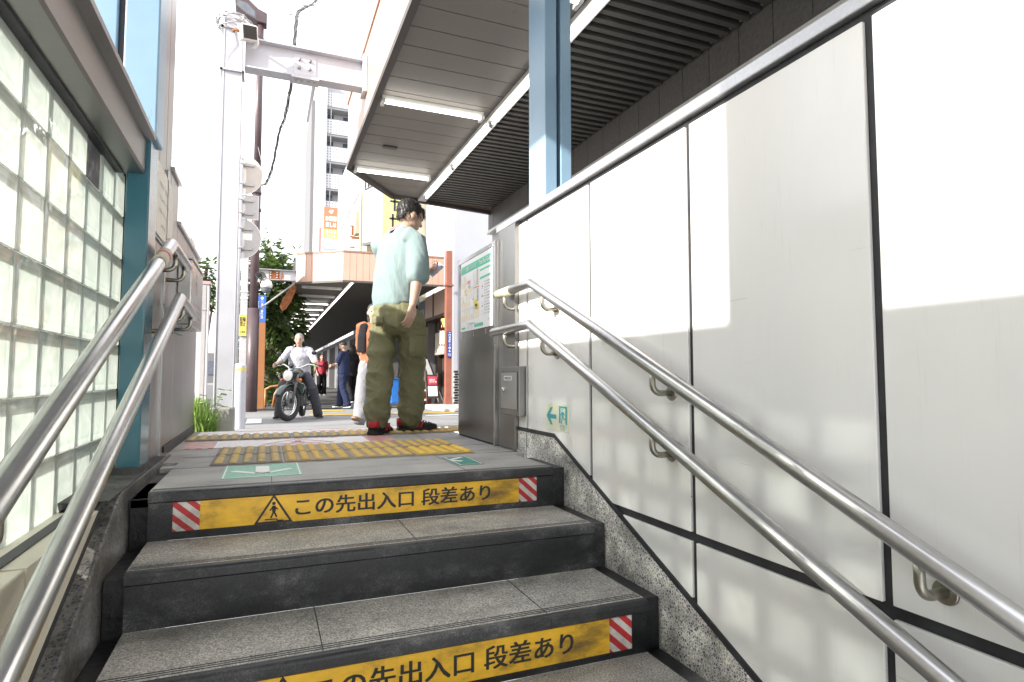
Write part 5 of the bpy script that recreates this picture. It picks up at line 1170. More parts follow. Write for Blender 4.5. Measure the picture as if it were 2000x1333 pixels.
# ================================================================== right side buildings
MT['wall_lav'] = M('pale lavender render', (.35, .36, .40), .7, var=.05, scale=1.5)
s1 = thing('corner_shop', 'white walled corner shop with black tiled base under the far canopy', 'building', (5, 16, -.3))
b = MB(); b.box(4.36, 14.36, .54, 9.5, 14.6, 7.0); b.build('wall', 'wall_lav', s1)
b = MB(); b.box(4.34, 14.34, -.39, 9.5, 14.6, .538); b.build('tiled_base', 'brickblack', s1)
b = MB(); b.box(4.20, 14.38, -.39, 4.358, 14.62, 4.6); b.build('corner_post', 'wall_white', s1, .01)
b = MB(); b.box(4.9, 14.7, -.39, 9.5, 19.5, 7.0); b.build('body', 'wall_white', s1)
b = MB(); b.box(4.30, 14.62, 2.06, 4.9, 17.2, 2.72); b.build('shop_sign_board', 'fascia_pink', s1, .02)
b = MB(); b.box(4.26, 14.62, 1.98, 4.9, 17.2, 2.058); b.box(4.28, 16.2, 1.98, 4.9, 16.28, 2.72); b.build('timber_frame', 'wood', s1)
b = MB(); b.box(4.60, 14.7, -.39, 4.66, 17.2, 1.978); b.build('entrance_recess', 'darkinside', s1)
b = MB(); b.box(4.5, 14.66, -.39, 4.58, 14.76, 1.97); b.box(4.5, 15.5, -.39, 4.58, 15.58, 1.97); b.box(4.5, 16.4, -.39, 4.58, 16.48, 1.97); b.build('door_post', 'wood', s1)
b = MB(); b.box(4.42, 14.63, 1.2, 4.49, 14.8, 1.97); b.build('white_return', 'wall_white', s1)
for k_ in range(23):
    y0 = 17.3 + k_ * 1.9
    if k_ % 3 == 0:
        b = MB(); b.box(4.3, y0, -.39, 4.36, y0 + 1.85, 2.4)
        b.build('shutter', 'shutter', s1)
    else:
        b = MB(); b.box(4.32, y0, -.39, 4.38, y0 + 1.85, 2.4); b.build('shopfront', 'darkinside', s1)
b = MB(); b.box(4.4, 17.25, -.39, 9.5, 62, 2.7); b.build('ground_floor', 'tower_grey', s1)
nr = thing('noren_curtain', 'beige split shop curtain hanging in the corner shop doorway', 'curtain', (4.4, 15.6, 1.8))
rod = MB(); rod.tube([(4.40, 14.9, 1.62), (4.40, 16.5, 1.62)], .014, 8); rod.build('rod', 'wood', nr)
for k_ in range(3):
    b = MB(); y0 = 14.95 + k_ * .5; n = 12; vs = []
    for j in range(9):
        for i in range(n + 1): vs.append((4.40 + .025 * math.sin(i * .9 + k_) * (j / 8), y0 + .46 * i / n + .01 * j / 8, 1.61 - .62 * j / 8))
    b.add(vs, [(j * (n + 1) + i, j * (n + 1) + i + 1, (j + 1) * (n + 1) + i + 1, (j + 1) * (n + 1) + i) for j in range(8) for i in range(n)], 0, True); o = b.build('cloth', 'noren', nr); o.modifiers.new('s', 'SOLIDIFY').thickness = .004
b = MB(); b.tube([(4.365, 15.2, 1.5), (4.36, 15.14, 1.40), (4.36, 15.2, 1.28), (4.36, 15.12, 1.2)], [.008, .012, .008, .004], 6); b.tube([(4.362, 15.26, 1.44), (4.36, 15.10, 1.36)], [.01, .006], 6); b.build('brush_mark', 'ink', nr)
l1 = thing('lantern', 'small square amber lantern glowing above the shop curtain', 'lantern', (4.35, 15.3, 1.8))
b = MB(); b.box(4.30, 15.22, 1.70, 4.46, 15.40, 1.93); b.build('paper_shade', 'lantern', l1)
b = MB()
b.box(4.28, 15.20, 1.931, 4.48, 15.42, 1.96); b.box(4.28, 15.20, 1.67, 4.48, 15.42, 1.699)
for (x, y) in ((4.29, 15.21), (4.29, 15.30), (4.29, 15.39), (4.46, 15.21)): b.box(x, y, 1.70, x + .015, y + .02, 1.93)
b.tube([(4.38, 15.31, 1.96), (4.38, 15.31, 1.98)], .02, 6); b.build('timber_frame', 'wood', l1)
l2 = thing('wall_lamp', 'pale paper box lamp on a timber bracket beside the brown post', 'lamp', (4.3, 14.8, 1.5))
b = MB(); b.box(4.14, 14.78, 1.22, 4.28, 14.95, 1.56); b.build('paper_shade', 'lantern_white', l2)
b = MB(); b.box(4.12, 14.76, 1.561, 4.30, 14.97, 1.585); b.box(4.12, 14.76, 1.195, 4.30, 14.97, 1.219); b.box(4.125, 14.765, 1.22, 4.14, 14.78, 1.56); b.box(4.275, 14.765, 1.22, 4.29, 14.78, 1.56); b.box(4.20, 14.765, 1.22, 4.212, 14.779, 1.56); b.tube([(4.2, 14.85, 1.585), (4.1, 14.75, 1.85)], .014, 6); b.build('timber_frame', 'wood', l2)
bp = thing('canopy_post', 'brown steel canopy post at the right corner of the far canopy', 'post', (4.12, 14.15, -.28))
b = MB(); b.box(4.05, 14.08, -.30, 4.20, 14.23, 3.5); b.build('shaft', 'woodbrown', bp, .006)
b = MB(); b.box(4.04, 14.07, -.282, 4.21, 14.24, -.10); b.build('foot', 'woodbrown', bp, .004)
b = MB(); b.box(4.02, 14.05, 2.62, 4.23, 14.26, 2.66); b.build('collar', 'woodbrown', bp)
ad = thing('address_sign', 'narrow navy address sign with white vertical writing on the brown post', 'sign', (4.12, 14.0, 1.2))
b = MB(); b.box(4.075, 14.055, .86, 4.195, 14.07, 1.50); b.build('plate', 'navy', ad, .004)
b = MB()
for k_, ch in enumerate('門前仲町二丁目'): b.text(ch, (4.135, 14.052, 1.405 - k_ * .052), (1, 0, 0), (0, 0, 1), .042 if ch not in '二丁' else .036, .05, .02)
b.text('6', (4.135, 14.052, 1.02), (1, 0, 0), (0, 0, 1), .06, .04, .02); b.text('江東区', (4.135, 14.052, 1.465), (1, 0, 0), (0, 0, 1), .022, .07, .01); b.text('MONZEN\nNAKACHO\n2 CHOME', (4.135, 14.052, .925), (1, 0, 0), (0, 0, 1), .07, .085, .01); b.build('lettering', 'white_ink', ad)
af = thing('menu_board', 'dark timber A-frame menu board with red and white sheets by the shop door', 'sign board', (4.05, 15.3, -.38))
rr = Matrix.Rotation(R(-14), 3, 'X') 
o0 = Vector((3.98, 14.95, -.38))
for dx in (-.16, .16):
    b = MB(); b.tube([o0 + Vector((dx, 0, 0)), o0 + Vector((dx, .22, .86))], .018, 6); b.build('leg', 'wood', af)
    b = MB(); b.tube([o0 + Vector((dx, .50, 0)), o0 + Vector((dx, .24, .86))], .018, 6); b.build('leg', 'wood', af)
b = MB(); b.obox(o0 + Vector((0, .14, .52)), (.30, .02, .62), Matrix.Rotation(R(-14.3), 3, 'X')); b.build('board', 'darkplate', af)
b = MB(); b.obox(o0 + Vector((0, .165, .67)), (.24, .01, .22), Matrix.Rotation(R(-14.3), 3, 'X')); bo_ = b.build('menu_sheet', 'redcloth', af); bo_['label'] = 'red menu sheet'; bo_.location.y -= .045
b = MB(); b.obox(o0 + Vector((0, .105, .40)), (.24, .01, .26), Matrix.Rotation(R(-14.3), 3, 'X')); bo_ = b.build('menu_sheet', 'poster', af); bo_.location.y -= .03
b = MB(); b.text('本日の\nおすすめ', o0 + Vector((0, .082, .665)), (1, 0, 0), (0, .247, .969), .10, .19, .015); b.build('lettering', 'white_ink', af)
lb = thing('leaning_board', 'dark display board leaning in the doorway behind the menu board', 'board', (4.1, 15.7, 0))
b = MB(); b.obox((4.22, 15.8, .25), (.05, .5, 1.25), Matrix.Rotation(R(-22), 3, 'Y')); b.build('panel', 'darkplate', lb); b = MB(); b.obox((4.19, 15.8, .26), (.012, .53, 1.29), Matrix.Rotation(R(-22), 3, 'Y')); b.build('edge_frame', 'signback', lb)
for k_, (x, y, z) in enumerate(((3.85, 15.6, -.38), (3.85, 15.6, -.13))):
    cr = thing('bottle_crate', ['dark red bottle crate on the ground beside the menu board', 'dark red bottle crate on top of the other crate by the menu board'][k_], 'crate', (x, y, z), 'crates by the shop door')
    b = MB(); b.box(x - .2, y - .15, z, x + .2, y + .15, z + .02); b.box(x - .2, y - .15, z + .0201, x - .185, y + .15, z + .24); b.box(x + .185, y - .15, z + .0201, x + .2, y + .15, z + .24); b.box(x - .1848, y - .15, z + .0201, x + .1848, y - .136, z + .24); b.box(x - .1848, y + .136, z + .0201, x + .1848, y + .15, z + .24); b.build('body', 'crate', cr, .006)
    b = MB(); b.box(x - .08, y - .153, z + .14, x + .08, y - .1501, z + .19); b.build('hand_slot', 'white_ink', cr)
bl = thing('blue_box', 'bright blue plastic box standing by the shutter behind the man', 'box', (3.2, 17, -.38))
b = MB(); b.box(3.40, 17.5, -.38, 3.62, 17.8, .30); b.build('body', 'bluebin', bl, .02); b = MB(); b.box(3.38, 17.48, .302, 3.64, 17.82, .34); b.build('lid', 'bluebin', bl, .02)
gs = thing('grey_shutter_box', 'grey ribbed metal shutter cabinet behind the man between his legs', 'cabinet', (2.9, 17.5, -.38))
b = MB(); b.box(2.75, 18.0, -.38, 3.30, 18.6, 1.0); b.build('body', 'shutter', gs)
for k_ in range(16):
    b = MB(); b.box(2.76, 17.985, -.30 + k_ * .075, 3.29, 17.999, -.25 + k_ * .075); b.build('slat', 'shutter', gs)
# buildings above the canopy along the street
b2 = thing('siding_building', 'pale blue sided building with a railing above the far canopy', 'building', (6, 22, 0))
b = MB(); b.box(4.5, 22.2, 2.75, 10, 29.4, 6.2); b.build('lower_wall', 'wall_cream', b2)
b = MB(); b.prism([(22.2, 5.6), (29.4, 6.9), (29.4, 9.6), (22.2, 8.0)], 'X', 4.30, 10); b.build('upper_siding', 'wall_blue', b2)
for k_ in range(18):
    b = MB(); y0 = 22.3 + k_ * .4; b.box(4.285, y0, 5.75 + (y0 - 22.2) * .18, 4.2995, y0 + .03, 7.95 + (y0 - 22.2) * .22); b.build('siding_rib', 'wall_blue', b2)
b = MB()
for k_ in range(5): b.tube([(4.28, 25 + k_ * 1.05, 8.6 + k_ * .23), (4.28, 25 + k_ * 1.05, 9.9 + k_ * .23)], .03, 6)
for dz in (0, 1.3): b.tube([(4.28, 25, 8.6 + dz), (4.28, 29.3, 9.5 + dz)], .03, 6)
b.build('railing', 'trim_brown', b2)
b = MB(); b.box(4.49, 23, 3.6, 4.4995, 24.5, 4.8); b.build('window', 'blind', b2)
b = MB(); b.prism([(22.2, 5.45), (29.4, 6.75), (29.4, 6.88), (22.2, 5.58)], 'X', 4.2, 4.5); b.build('eaves', 'trim_brown', b2)
b2b = thing('shop_house', 'cream two storey house with pink awning behind the corner shop', 'building', (6, 20, 0))
b = MB(); b.box(4.6, 19.6, 2.75, 10, 22.1, 7.4); b.build('wall', 'wall_cream', b2b)
for y0 in (19.9, 21.0):
    b = MB(); b.box(4.55, y0, 3.7, 4.5995, y0 + .8, 5.1); b.build('window', 'blind', b2b)
b = MB(); b.prism([(4.6, 5.9), (3.7, 5.3), (3.7, 5.2), (4.6, 5.75)], 'Y', 19.7, 22.0); b.build('awning', 'pinkawning', b2b)
b = MB(); b.prism([(4.599, 5.7), (3.75, 5.15), (3.75, 5.05), (4.599, 5.6)], 'Y', 19.75, 21.95); b.build('awning_frame', 'trim_brown', b2b)
yb = thing('hanging_sign', 'tall yellow vertical shop sign projecting above the far canopy', 'sign', (3.9, 20, 5.5))
b = MB(); b.box(3.55, 20.2, 5.0, 4.30, 20.42, 6.7); b.build('box', 'palesign', yb, .01)
b = MB()
for (xa, za, xb, zb_) in ((3.80, 6.35, 4.1, 6.42), (3.92, 6.05, 3.99, 6.6), (3.78, 5.75, 4.08, 5.82), (3.86, 5.5, 3.93, 5.95), (3.80, 5.2, 4.08, 5.27), (3.98, 5.15, 4.05, 5.42)): b.box(xa, 20.192, za, xb, 20.199, zb_)
b.build('dark_strokes', 'ink', yb)
b = MB(); b.tube([(4.3, 20.3, 6.3), (4.7, 20.3, 6.3)], .03, 6); b.tube([(4.3, 20.3, 5.0), (4.7, 20.3, 5.0)], .03, 6); b.build('bracket', 'trim_brown', yb)
b3 = thing('brick_building', 'cream building with a ribbed brick edge and a downpipe beyond the siding', 'building', (6, 31, 0))
b = MB(); b.box(4.45, 29.6, 2.75, 10, 30.6, 10.3); b.build('brick_pier', 'brickcream', b3)
b = MB(); b.box(4.5, 30.62, 2.75, 10, 34.4, 10.0); b.build('wall', 'wall_cream', b3)
b = MB(); b.tube([(4.42, 31.6, 2.8), (4.42, 31.6, 10.0)], .06, 8); b.build('downpipe', 'wall_cream', b3)
b = MB(); b.box(4.25, 32.2, 8.0, 4.44, 32.9, 9.2); b.build('meter_box', 'wall_cream', b3)
b = MB(); b.box(4.1, 32.6, 7.8, 4.49, 32.7, 7.9); b.box(4.1, 32.6, 8.0, 4.2, 32.7, 8.5); b.build('bracket', 'rust', b3)
b4 = thing('white_building', 'white building with deep window recesses in front of the apartment tower', 'building', (6, 40, 0))
b = MB(); b.box(4.95, 34.8, 2.75, 12, 48, 15.3); b.build('wall', 'wall_white', b4)
for k_ in range(3):
    for q in range(3):
        b = MB(); b.box(4.9, 36.0 + k_ * 3.6, 4.5 + q * 3.4, 4.949, 38.4 + k_ * 3.6, 6.7 + q * 3.4); f = b.build('window_frame', 'wall_grey', b4)
        b = MB(); b.box(4.885, 36.15 + k_ * 3.6, 4.62 + q * 3.4, 4.8995, 38.25 + k_ * 3.6, 6.55 + q * 3.4); b.build('pane', 'wall_blue', f)
for (y, z, h) in ((35.2, 7.9, 1.7), (35.3, 5.6, .7)):
    v = thing('shop_sign', {7.9: 'small stacked signs in cream and rust on the white building edge', 5.6: 'single small rusty sign below the stacked ones'}[z], 'sign', (4.6, y, z))
    n = 3 if h > 1 else 1
    for k_ in range(n):
        b = MB(); b.box(4.35, y, z + k_ * .62, 4.9, y + .1, z + .5 + k_ * .62); f = b.build('sign_box', 'notice', v); b = MB(); b.box(4.33, y - .01, z + k_ * .62 - .05, 4.92, y + .11, z + k_ * .62 - .001); b.build('rust_edge', 'rust', f)
ap = thing('apartment_tower', 'tall white apartment tower with perforated balconies in the distance', 'building', (7, 68, 0))
b = MB(); b.box(4.35, 66, -.4, 5.5, 78, 32.4); b.build('stair_pier', 'wall_white', ap)
b = MB(); b.box(4.0, 67, -.4, 4.345, 78, 30.5); b.build('side_pier', 'tower_grey', ap)
b = MB(); b.box(5.505, 67.8, -.4, 18, 78, 33.0); b.build('wall', 'wall_white', ap)
b = MB(); b.box(4.0, 66.5, 32.41, 5.5, 78, 33.2); b.build('parapet', 'wall_grey', ap)
for k_ in range(10):
    z = 31.0 - k_ * 3.02
    b = MB(); b.box(5.51, 66.2, z - 1.25, 18, 66.35, z + .35); b.build('balcony_screen', 'balcony', ap)
    b = MB(); b.box(5.51, 66.36, z - 1.45, 18, 67.79, z - 1.26); b.build('balcony_slab', 'wall_white', ap)
    if k_ < 9:
        b = MB(); b.box(5.75, 67.72, z - 3.6, 6.35, 67.795, z - 1.55); b.build('window', 'blind', ap)
        b = MB(); b.box(7.4, 67.72, z - 3.6, 8.6, 67.795, z - 1.6); b.build('window', 'blind', ap)
        b = MB(); b.box(6.5, 67.5, z - 2.7, 7.1, 67.79, z - 2.2); b.build('air_unit', 'wall_white', ap)
        b = MB(); b.tube([(5.95, 66.3, z - 3.0), (5.95, 66.3, z - 1.4)], .05, 6); b.build('rail_post', 'wall_white', ap)
ts = thing('hanging_sign', 'tall stacked sign in red, orange and turquoise on the apartment tower', 'sign', (5.5, 62, 12))
def sgn(z0, z1, mat, nm='panel'):
    b = MB(); b.box(5.05, 61.8, z0, 6.40, 62.1, z1); return b.build(nm, mat, ts)
sgn(15.2, 17.4, 'redsign'); sgn(14.2, 15.19, 'orangesign'); sgn(13.2, 14.19, 'white_ink'); sgn(10.2, 13.19, 'tealsign'); sgn(9.0, 10.19, 'map_pale')
b = MB()
for s, z, h, w in (('4F', 16.95, .38, .6), ('お部屋', 16.25, .5, 1.5), ('探しは', 15.62, .5, 1.4), ('住まいの', 14.92, .36, 1.4), ('ことなら', 14.48, .34, 1.2)): b.text(s, (5.725, 61.79, z), (1, 0, 0), (0, 0, 1), h, w * .72, .02)
for k_, ch in enumerate('門前仲町'): b.text(ch, (5.40, 61.79, 12.75 - k_ * .66), (1, 0, 0), (0, 0, 1), .5, .5, .02)
b.text('2F', (6.05, 61.79, 12.7), (1, 0, 0), (0, 0, 1), .35, .4, .02)
b.build('lettering', 'white_ink', ts)
b = MB(); b.box(5.2, 61.79, 13.42, 6.25, 61.799, 13.48)
for (xa, za, xb, zb_) in ((5.2, 13.75, 5.55, 14.0), (5.55, 14.0, 5.9, 13.75)):
    d = Vector((xb - xa, 0, zb_ - za)).normalized(); nn = Vector((-d.z, 0, d.x)) * .03; A = Vector((xa, 61.79, za)); B_ = Vector((xb, 61.79, zb_)); b.quad(A - nn, B_ - nn, B_ + nn, A + nn)
b.box(5.24, 61.79, 13.55, 5.3, 61.799, 13.75); b.box(5.95, 61.79, 13.78, 6.3, 61.799, 13.84); b.box(5.95, 61.79, 13.62, 6.3, 61.799, 13.68); b.build('house_emblem', 'map_red', ts)
b = MB(); b.box(4.7, 62.5, 9, 4.82, 63, 15.4); o = b.build('red_banner', 'map_red'); tag(o, 'thin red vertical banner at the left edge of the apartment tower', 'banner')
fb2 = thing('street_end_building', 'grey building closing the far end of the street under the canopy', 'building', (0, 70, 0))
b = MB(); b.box(-30, 80, -.4, 3.8, 90, 3.2); b.build('wall', 'tower_grey', fb2)
for k_ in range(5):
    b = MB(); b.box(-9 + k_ * 2.4, 79.9, .6, -7.6 + k_ * 2.4, 79.99, 2.2); b.build('window', 'blind', fb2)
# rubbish on the landing edge
b = MB(); random.seed(8)
for k_ in range(9):
    a = random.uniform(0, 2 * PI); p = Vector((1.18, 4.62, .012)); q = p + Vector((math.cos(a) * random.uniform(.03, .09), math.sin(a) * .04, random.uniform(0, .02))); b.tube([p, p.lerp(q, .5) + Vector((0, 0, .015)), q], [.012, .009, .003], 6)
b.lathe([(.018, 0), (.014, .02), (.003, .05)], (1.17, 4.62, .004), None, 8)
tag(b.build('litter', 'blackcloth'), 'crumpled black litter on the floor beside the steel cabinet', 'litter')
# ================================================================== people
def V3(*a): return Vector(a)
def rdg(p, s, o=0.): return abs(noise.noise(Vector((p.x * s[0] + o, p.y * s[1] + o, p.z * s[2] + o))))
def fold(amp, s=(7, 7, 12), o=0.):
    def f(p, n): return amp * (.55 - 1.6 * rdg(p + Vector((0, 0, p.x * .5)), s, o)) + amp * .35 * noise.noise(p * 28)
    return f
def fold2(amp, s, o, fine):
    def f(p, n):
        q = Vector((p.x + .22 * p.z, p.y - .18 * p.z, p.z + .35 * p.x))
        a = 1 - 2.4 * rdg(q, s, o); b_ = 1 - 2.4 * rdg(q * 1.9, s, o + 5)
        return amp * (.62 * max(a, -.4) + .38 * max(b_, -.3) - .35) + amp * fine * noise.noise(p * 30)
    return f
def hand(mb, w, d, palm_n, thumb, k=1., curl=.35):
    """palm, four jointed fingers and a thumb; d along the hand, palm_n out of the palm, thumb towards the thumb side"""
    d = d.normalized(); palm_n = (palm_n - d * palm_n.dot(d)).normalized(); th = d.cross(palm_n)
    if th.dot(thumb) < 0: th = -th
    mb.loft([w, w + d * .03 * k, w + d * .065 * k, w + d * .092 * k], [(.026 * k, .019 * k), (.034 * k, .017 * k), (.041 * k, .015 * k), (.041 * k, .012 * k)], th, 12)
    for i, (off, L_) in enumerate(((.030, .070), (.010, .079), (-.011, .074), (-.031, .058))):
        p = w + d * .088 * k + th * off * k; dd = d.copy(); pts = [p]; c = curl * (1 + .18 * i)
        for f_, seg in enumerate((.45, .31, .24)):
            ax = th; dd = (Matrix.Rotation(-c * (1 if d.cross(palm_n).dot(th) < 0 else -1) * (1, 1.1, .8)[f_], 3, ax) @ dd)
            if dd.dot(palm_n) < -.2 * 0 - .001 and f_ == 0: dd = (d + palm_n * c).normalized()
            p = p + dd * L_ * seg * k; pts.append(p)
        mb.loft(pts, [.0092 * k, .0086 * k, .0078 * k, .0062 * k], th, 8)
    p = w + d * .022 * k + th * .026 * k; a = (d * .75 + th * .62 + palm_n * .28).normalized(); b_ = (d * .9 + th * .2 + palm_n * .38).normalized()
    mb.loft([p, p + a * .036 * k, p + a * .036 * k + b_ * .028 * k, p + a * .036 * k + b_ * .050 * k], [.0135 * k, .0115 * k, .0095 * k, .007 * k], palm_n, 8)
def shoe(root, heel, ang, L_, w, upper, sole, pitch=0., extra=None, roll=0.):
    """heel = point under the heel on the floor; ang = direction of the toe from +y towards +x"""
    d = Vector((math.sin(ang) * math.cos(pitch), math.cos(ang) * math.cos(pitch), math.sin(pitch))); s = Vector((math.cos(ang), -math.sin(ang), 0)); up = s.cross(d)
    if up.z < 0: up = -up
    prof = [(0, .62, .070), (.06, .74, .082), (.2, .80, .088), (.36, .82, .085), (.5, .90, .070), (.68, 1.0, .055), (.84, .94, .046), (.95, .70, .038), (1.0, .35, .030)]
    b = MB(); n = 14; vs = []
    for t, kw, h in prof:
        c = heel + d * L_ * t + up * .022
        for j in range(n):
            a = PI * j / (n - 1); vs.append(c + s * (math.cos(a) * w * kw) + up * (max(0., math.sin(a)) ** .75 * (h - .02)))
    m = len(prof)
    fs = [(i * n + j, i * n + j + 1, (i + 1) * n + j + 1, (i + 1) * n + j) for i in range(m - 1) for j in range(n - 1)]
    fs += [(i * n, (i + 1) * n, (i + 1) * n + n - 1, i * n + n - 1) for i in range(m - 1)] + [list(range(n)), list(range((m - 1) * n + n - 1, (m - 1) * n - 1, -1))]
    b.add(vs, fs, 0, True); o = b.build('shoe', upper, root)
    b = MB(); P_ = []
    for t, kw, h in prof: P_.append(heel + d * L_ * t * 1.0 + s * w * kw * 1.05)
    for t, kw, h in reversed(prof): P_.append(heel + d * L_ * t * 1.0 - s * w * kw * 1.05)
    P_[0] += -d * .006; P_[-1] += -d * .006
    k_ = len(P_); b.add([p + up * .002 for p in P_] + [p + up * .026 for p in P_], [list(range(k_ - 1, -1, -1)), list(range(k_, 2 * k_))] + [(i, (i + 1) % k_, k_ + (i + 1) % k_, k_ + i) for i in range(k_)])
    b.build('sole', sole, o)
    if extra:
        # coloured heel tab and three slanted side stripes
        b = MB(); c = heel - d * .004 + up * .068
        vs = []
        for j in range(9):
            a = PI * (j / 8 - .5); q = heel + d * (.035 * (1 - math.cos(a)) - .008) + s * (math.sin(a) * w * .74)
            vs += [q + up * .052, q + up * .096]
        b.add(vs, [(2 * j, 2 * j + 2, 2 * j + 3, 2 * j + 1) for j in range(8)], 0, True); e = b.build('heel_tab', extra, o); e.modifiers.new('s', 'SOLIDIFY').thickness = .006
        b = MB()
        for sd_ in (-1, 1):
            for q in range(3):
                t = .36 + q * .085; vs = []
                for j in range(5):
                    f_ = j / 4; tt = t + .10 * f_; h = .026 + .046 * f_
                    kw = 1.0 - .18 * f_ if tt > .5 else .86 - .12 * f_
                    c = heel + d * L_ * tt + s * sd_ * (w * kw * (1 - .10 * f_) + .0055) + up * h
                    vs += [c - d * .008, c + d * .008]
                b.add(vs, [(2 * j, 2 * j + 2, 2 * j + 3, 2 * j + 1) for j in range(4)])
        e = b.build('side_stripes', extra, o); e.modifiers.new('s', 'SOLIDIFY').thickness = .004
    return o
def head_parts(mb, c, yaw, k=1., tilt=0.):
    """skull, jaw, nose and ears around centre c, face towards yaw (from +y to +x)"""
    f = Vector((math.sin(yaw), math.cos(yaw), -math.sin(tilt))).normalized(); s = Vector((math.cos(yaw), -math.sin(yaw), 0)); u = s.cross(f)
    rot = Matrix((s, f, u)).transposed()
    mb.ball(c + u * .015 * k, (.074 * k, .094 * k, .098 * k), 20, rot)
    mb.loft([c + u * -.01 * k + f * .02 * k, c + u * -.06 * k + f * .03 * k, c + u * -.105 * k + f * .045 * k], [(.066 * k, .075 * k), (.058 * k, .062 * k), (.032 * k, .034 * k)], s, 14)
    mb.loft([c + f * .085 * k + u * .01 * k, c + f * .104 * k - u * .025 * k], [(.007 * k, .008 * k), (.014 * k, .012 * k)], s, 8)
    for q in (-1, 1): mb.ball(c + s * q * .077 * k - u * .012 * k - f * .008 * k, (.010 * k, .020 * k, .030 * k), 8, rot)
    return f, s, u, rot
def face_parts(root, c, f, s, u, k=1.):
    b = MB()
    for q in (-1, 1): b.ball(c + f * .083 * k + s * q * .031 * k + u * .008 * k, (.012 * k, .010 * k, .0065 * k), 8, Matrix((s, f, u)).transposed())
    b.build('eyes', 'hair', root)
    b = MB()
    for q in (-1, 1): b.loft([c + f * .084 * k + s * q * .016 * k + u * .030 * k, c + f * .080 * k + s * q * .048 * k + u * .030 * k], [.0035 * k, .0028 * k], u, 6)
    b.build('eyebrows', 'hair', root)
    b = MB(); b.loft([c + f * .082 * k - s * .024 * k - u * .055 * k, c + f * .090 * k - u * .056 * k, c + f * .082 * k + s * .024 * k - u * .055 * k], [.004 * k, .007 * k, .004 * k], u, 6); b.build('mouth', 'lips', root)

# ---------- the man in the mint shirt
az = R(22.36 - 10.7)
man = thing('person', 'person in a pale mint T-shirt and olive cargo trousers looking down at a phone', 'person', (0, 0, 0))
ph = R(40); SD = V3(math.cos(ph), -math.sin(ph), 0); FD = V3(math.sin(ph), math.cos(ph), 0)
pel, chest, nk, hc = V3(0, .06, .88), V3(.015, .06, 1.22), V3(.055, .075, 1.405), V3(.088, .10, 1.535)
shR, shL = V3(.145, -.05, 1.335), V3(-.115, .165, 1.335)
elR, wrR = V3(.142, -.125, 1.06), V3(.108, -.165, .865)
elL, wrL = V3(-.02, .37, 1.10), V3(.19, .35, 1.175)
hipR, hipL = V3(.085, .02, .84), V3(-.075, .12, .84)
knR, anR = V3(.115, .16, .46), V3(.105, .13, .09)
knL, anL = V3(-.105, .06, .45), V3(-.125, -.02, .09)
b = MB()
b.loft([pel, V3(.005, .06, 1.02), chest, V3(.04, .065, 1.34)], [(.155, .10), (.135, .095), (.16, .105), (.12, .075)], SD)
b.loft([V3(.04, .06, 1.34), nk, hc - V3(.01, 0, .05)], [(.058, .058), (.052, .055), (.05, .055)], SD)
hf, hs, hu, hrot = head_parts(b, hc, R(62), 1.02, R(22))
for sh, el, wr in ((shR, elR, wrR), (shL, elL, wrL)):
    b.loft([chest.lerp(sh, .7) + V3(0, 0, .06), sh, sh.lerp(el, .5), el, el.lerp(wr, .3), el.lerp(wr, .7), wr], [.05, .056, .047, .040, .039, .031, .0245], FD, 14)
hand(b, wrR, V3(-.20, .03, -1), V3(-.75, .75, 0), V3(-.5, -.1, -.5) + FD, 1.0, .26)
hand(b, wrL, V3(.9, .1, .35), V3(.05, -.35, 1), V3(-.2, -1, .3), 1.0, .5)
for hp, kn, an in ((hipR, knR, anR), (hipL, knL, anL)): b.loft([hp, hp.lerp(kn, .5), kn, kn.lerp(an, .4), an - V3(0, 0, .04)], [.075, .07, .05, .048, .035], SD, 12)
remesh(b, 'body', 'skin', .0048, 2, man)
b = MB(); b.ball(hc + hu * .036 - hf * .016, (.083, .098, .088), 20, hrot); b.loft([hc - hf * .055 + hu * .02, hc - hf * .068 - hu * .045], [(.066, .05), (.05, .024)], hs, 14)
b.loft([hc + hf * .055 + hu * .075, hc + hf * .085 + hu * .04], [(.06, .03), (.045, .014)], hs, 12)
ho = remesh(b, 'hair', 'hair', .006, 2, man, lambda p, n: .006 * noise.noise(p * 60) + .004 * noise.noise(p * 120))
random.seed(77); hb = MB(); hv = [(v.co.copy(), v.normal.copy()) for v in ho.data.vertices]
for k_ in range(1600):
    p, n_ = random.choice(hv)
    if p.z < hc.z - .06 and random.random() < .6: continue
    fl = (Vector((0, 0, -1)) - n_ * (-n_.z)) + hf * random.uniform(-.1, .7) + Vector((random.uniform(-.4, .4), random.uniform(-.4, .4), 0)); fl.normalize()
    L_ = random.uniform(.018, .042); sd_ = fl.cross(n_).normalized() * .0016; p = p - n_ * .002; m_ = p + fl * L_ * .55 + n_ * .007; e_ = p + fl * L_ + n_ * random.uniform(.001, .009)
    hb.add([p - sd_, p + sd_, m_ + sd_ * .8, m_ - sd_ * .8, e_], [(0, 1, 2, 3), (3, 2, 4)])
hb.build('hair_strands', 'hair', ho)
face_parts(man, hc, hf, hs, hu)
b = MB()
b.loft([V3(0, .06, .895), V3(-.005, .06, .95), V3(.0, .06, 1.05), chest, V3(.025, .06, 1.31), V3(.04, .065, 1.365)], [(.176, .135), (.180, .138), (.176, .132), (.178, .125), (.165, .108), (.112, .08)], SD, 28)
b.loft([V3(.04, .065, 1.355), V3(.05, .07, 1.41)], [(.095, .085), (.072, .07)], SD, 20)
b.loft([shR + V3(-.07, .02, .02), shR + V3(-.01, 0, -.01), shR.lerp(elR, .5) + V3(.0, 0, 0), shR.lerp(elR, 1.02)], [(.07, .07), (.074, .070), (.073, .070), (.074, .07)], FD, 20)
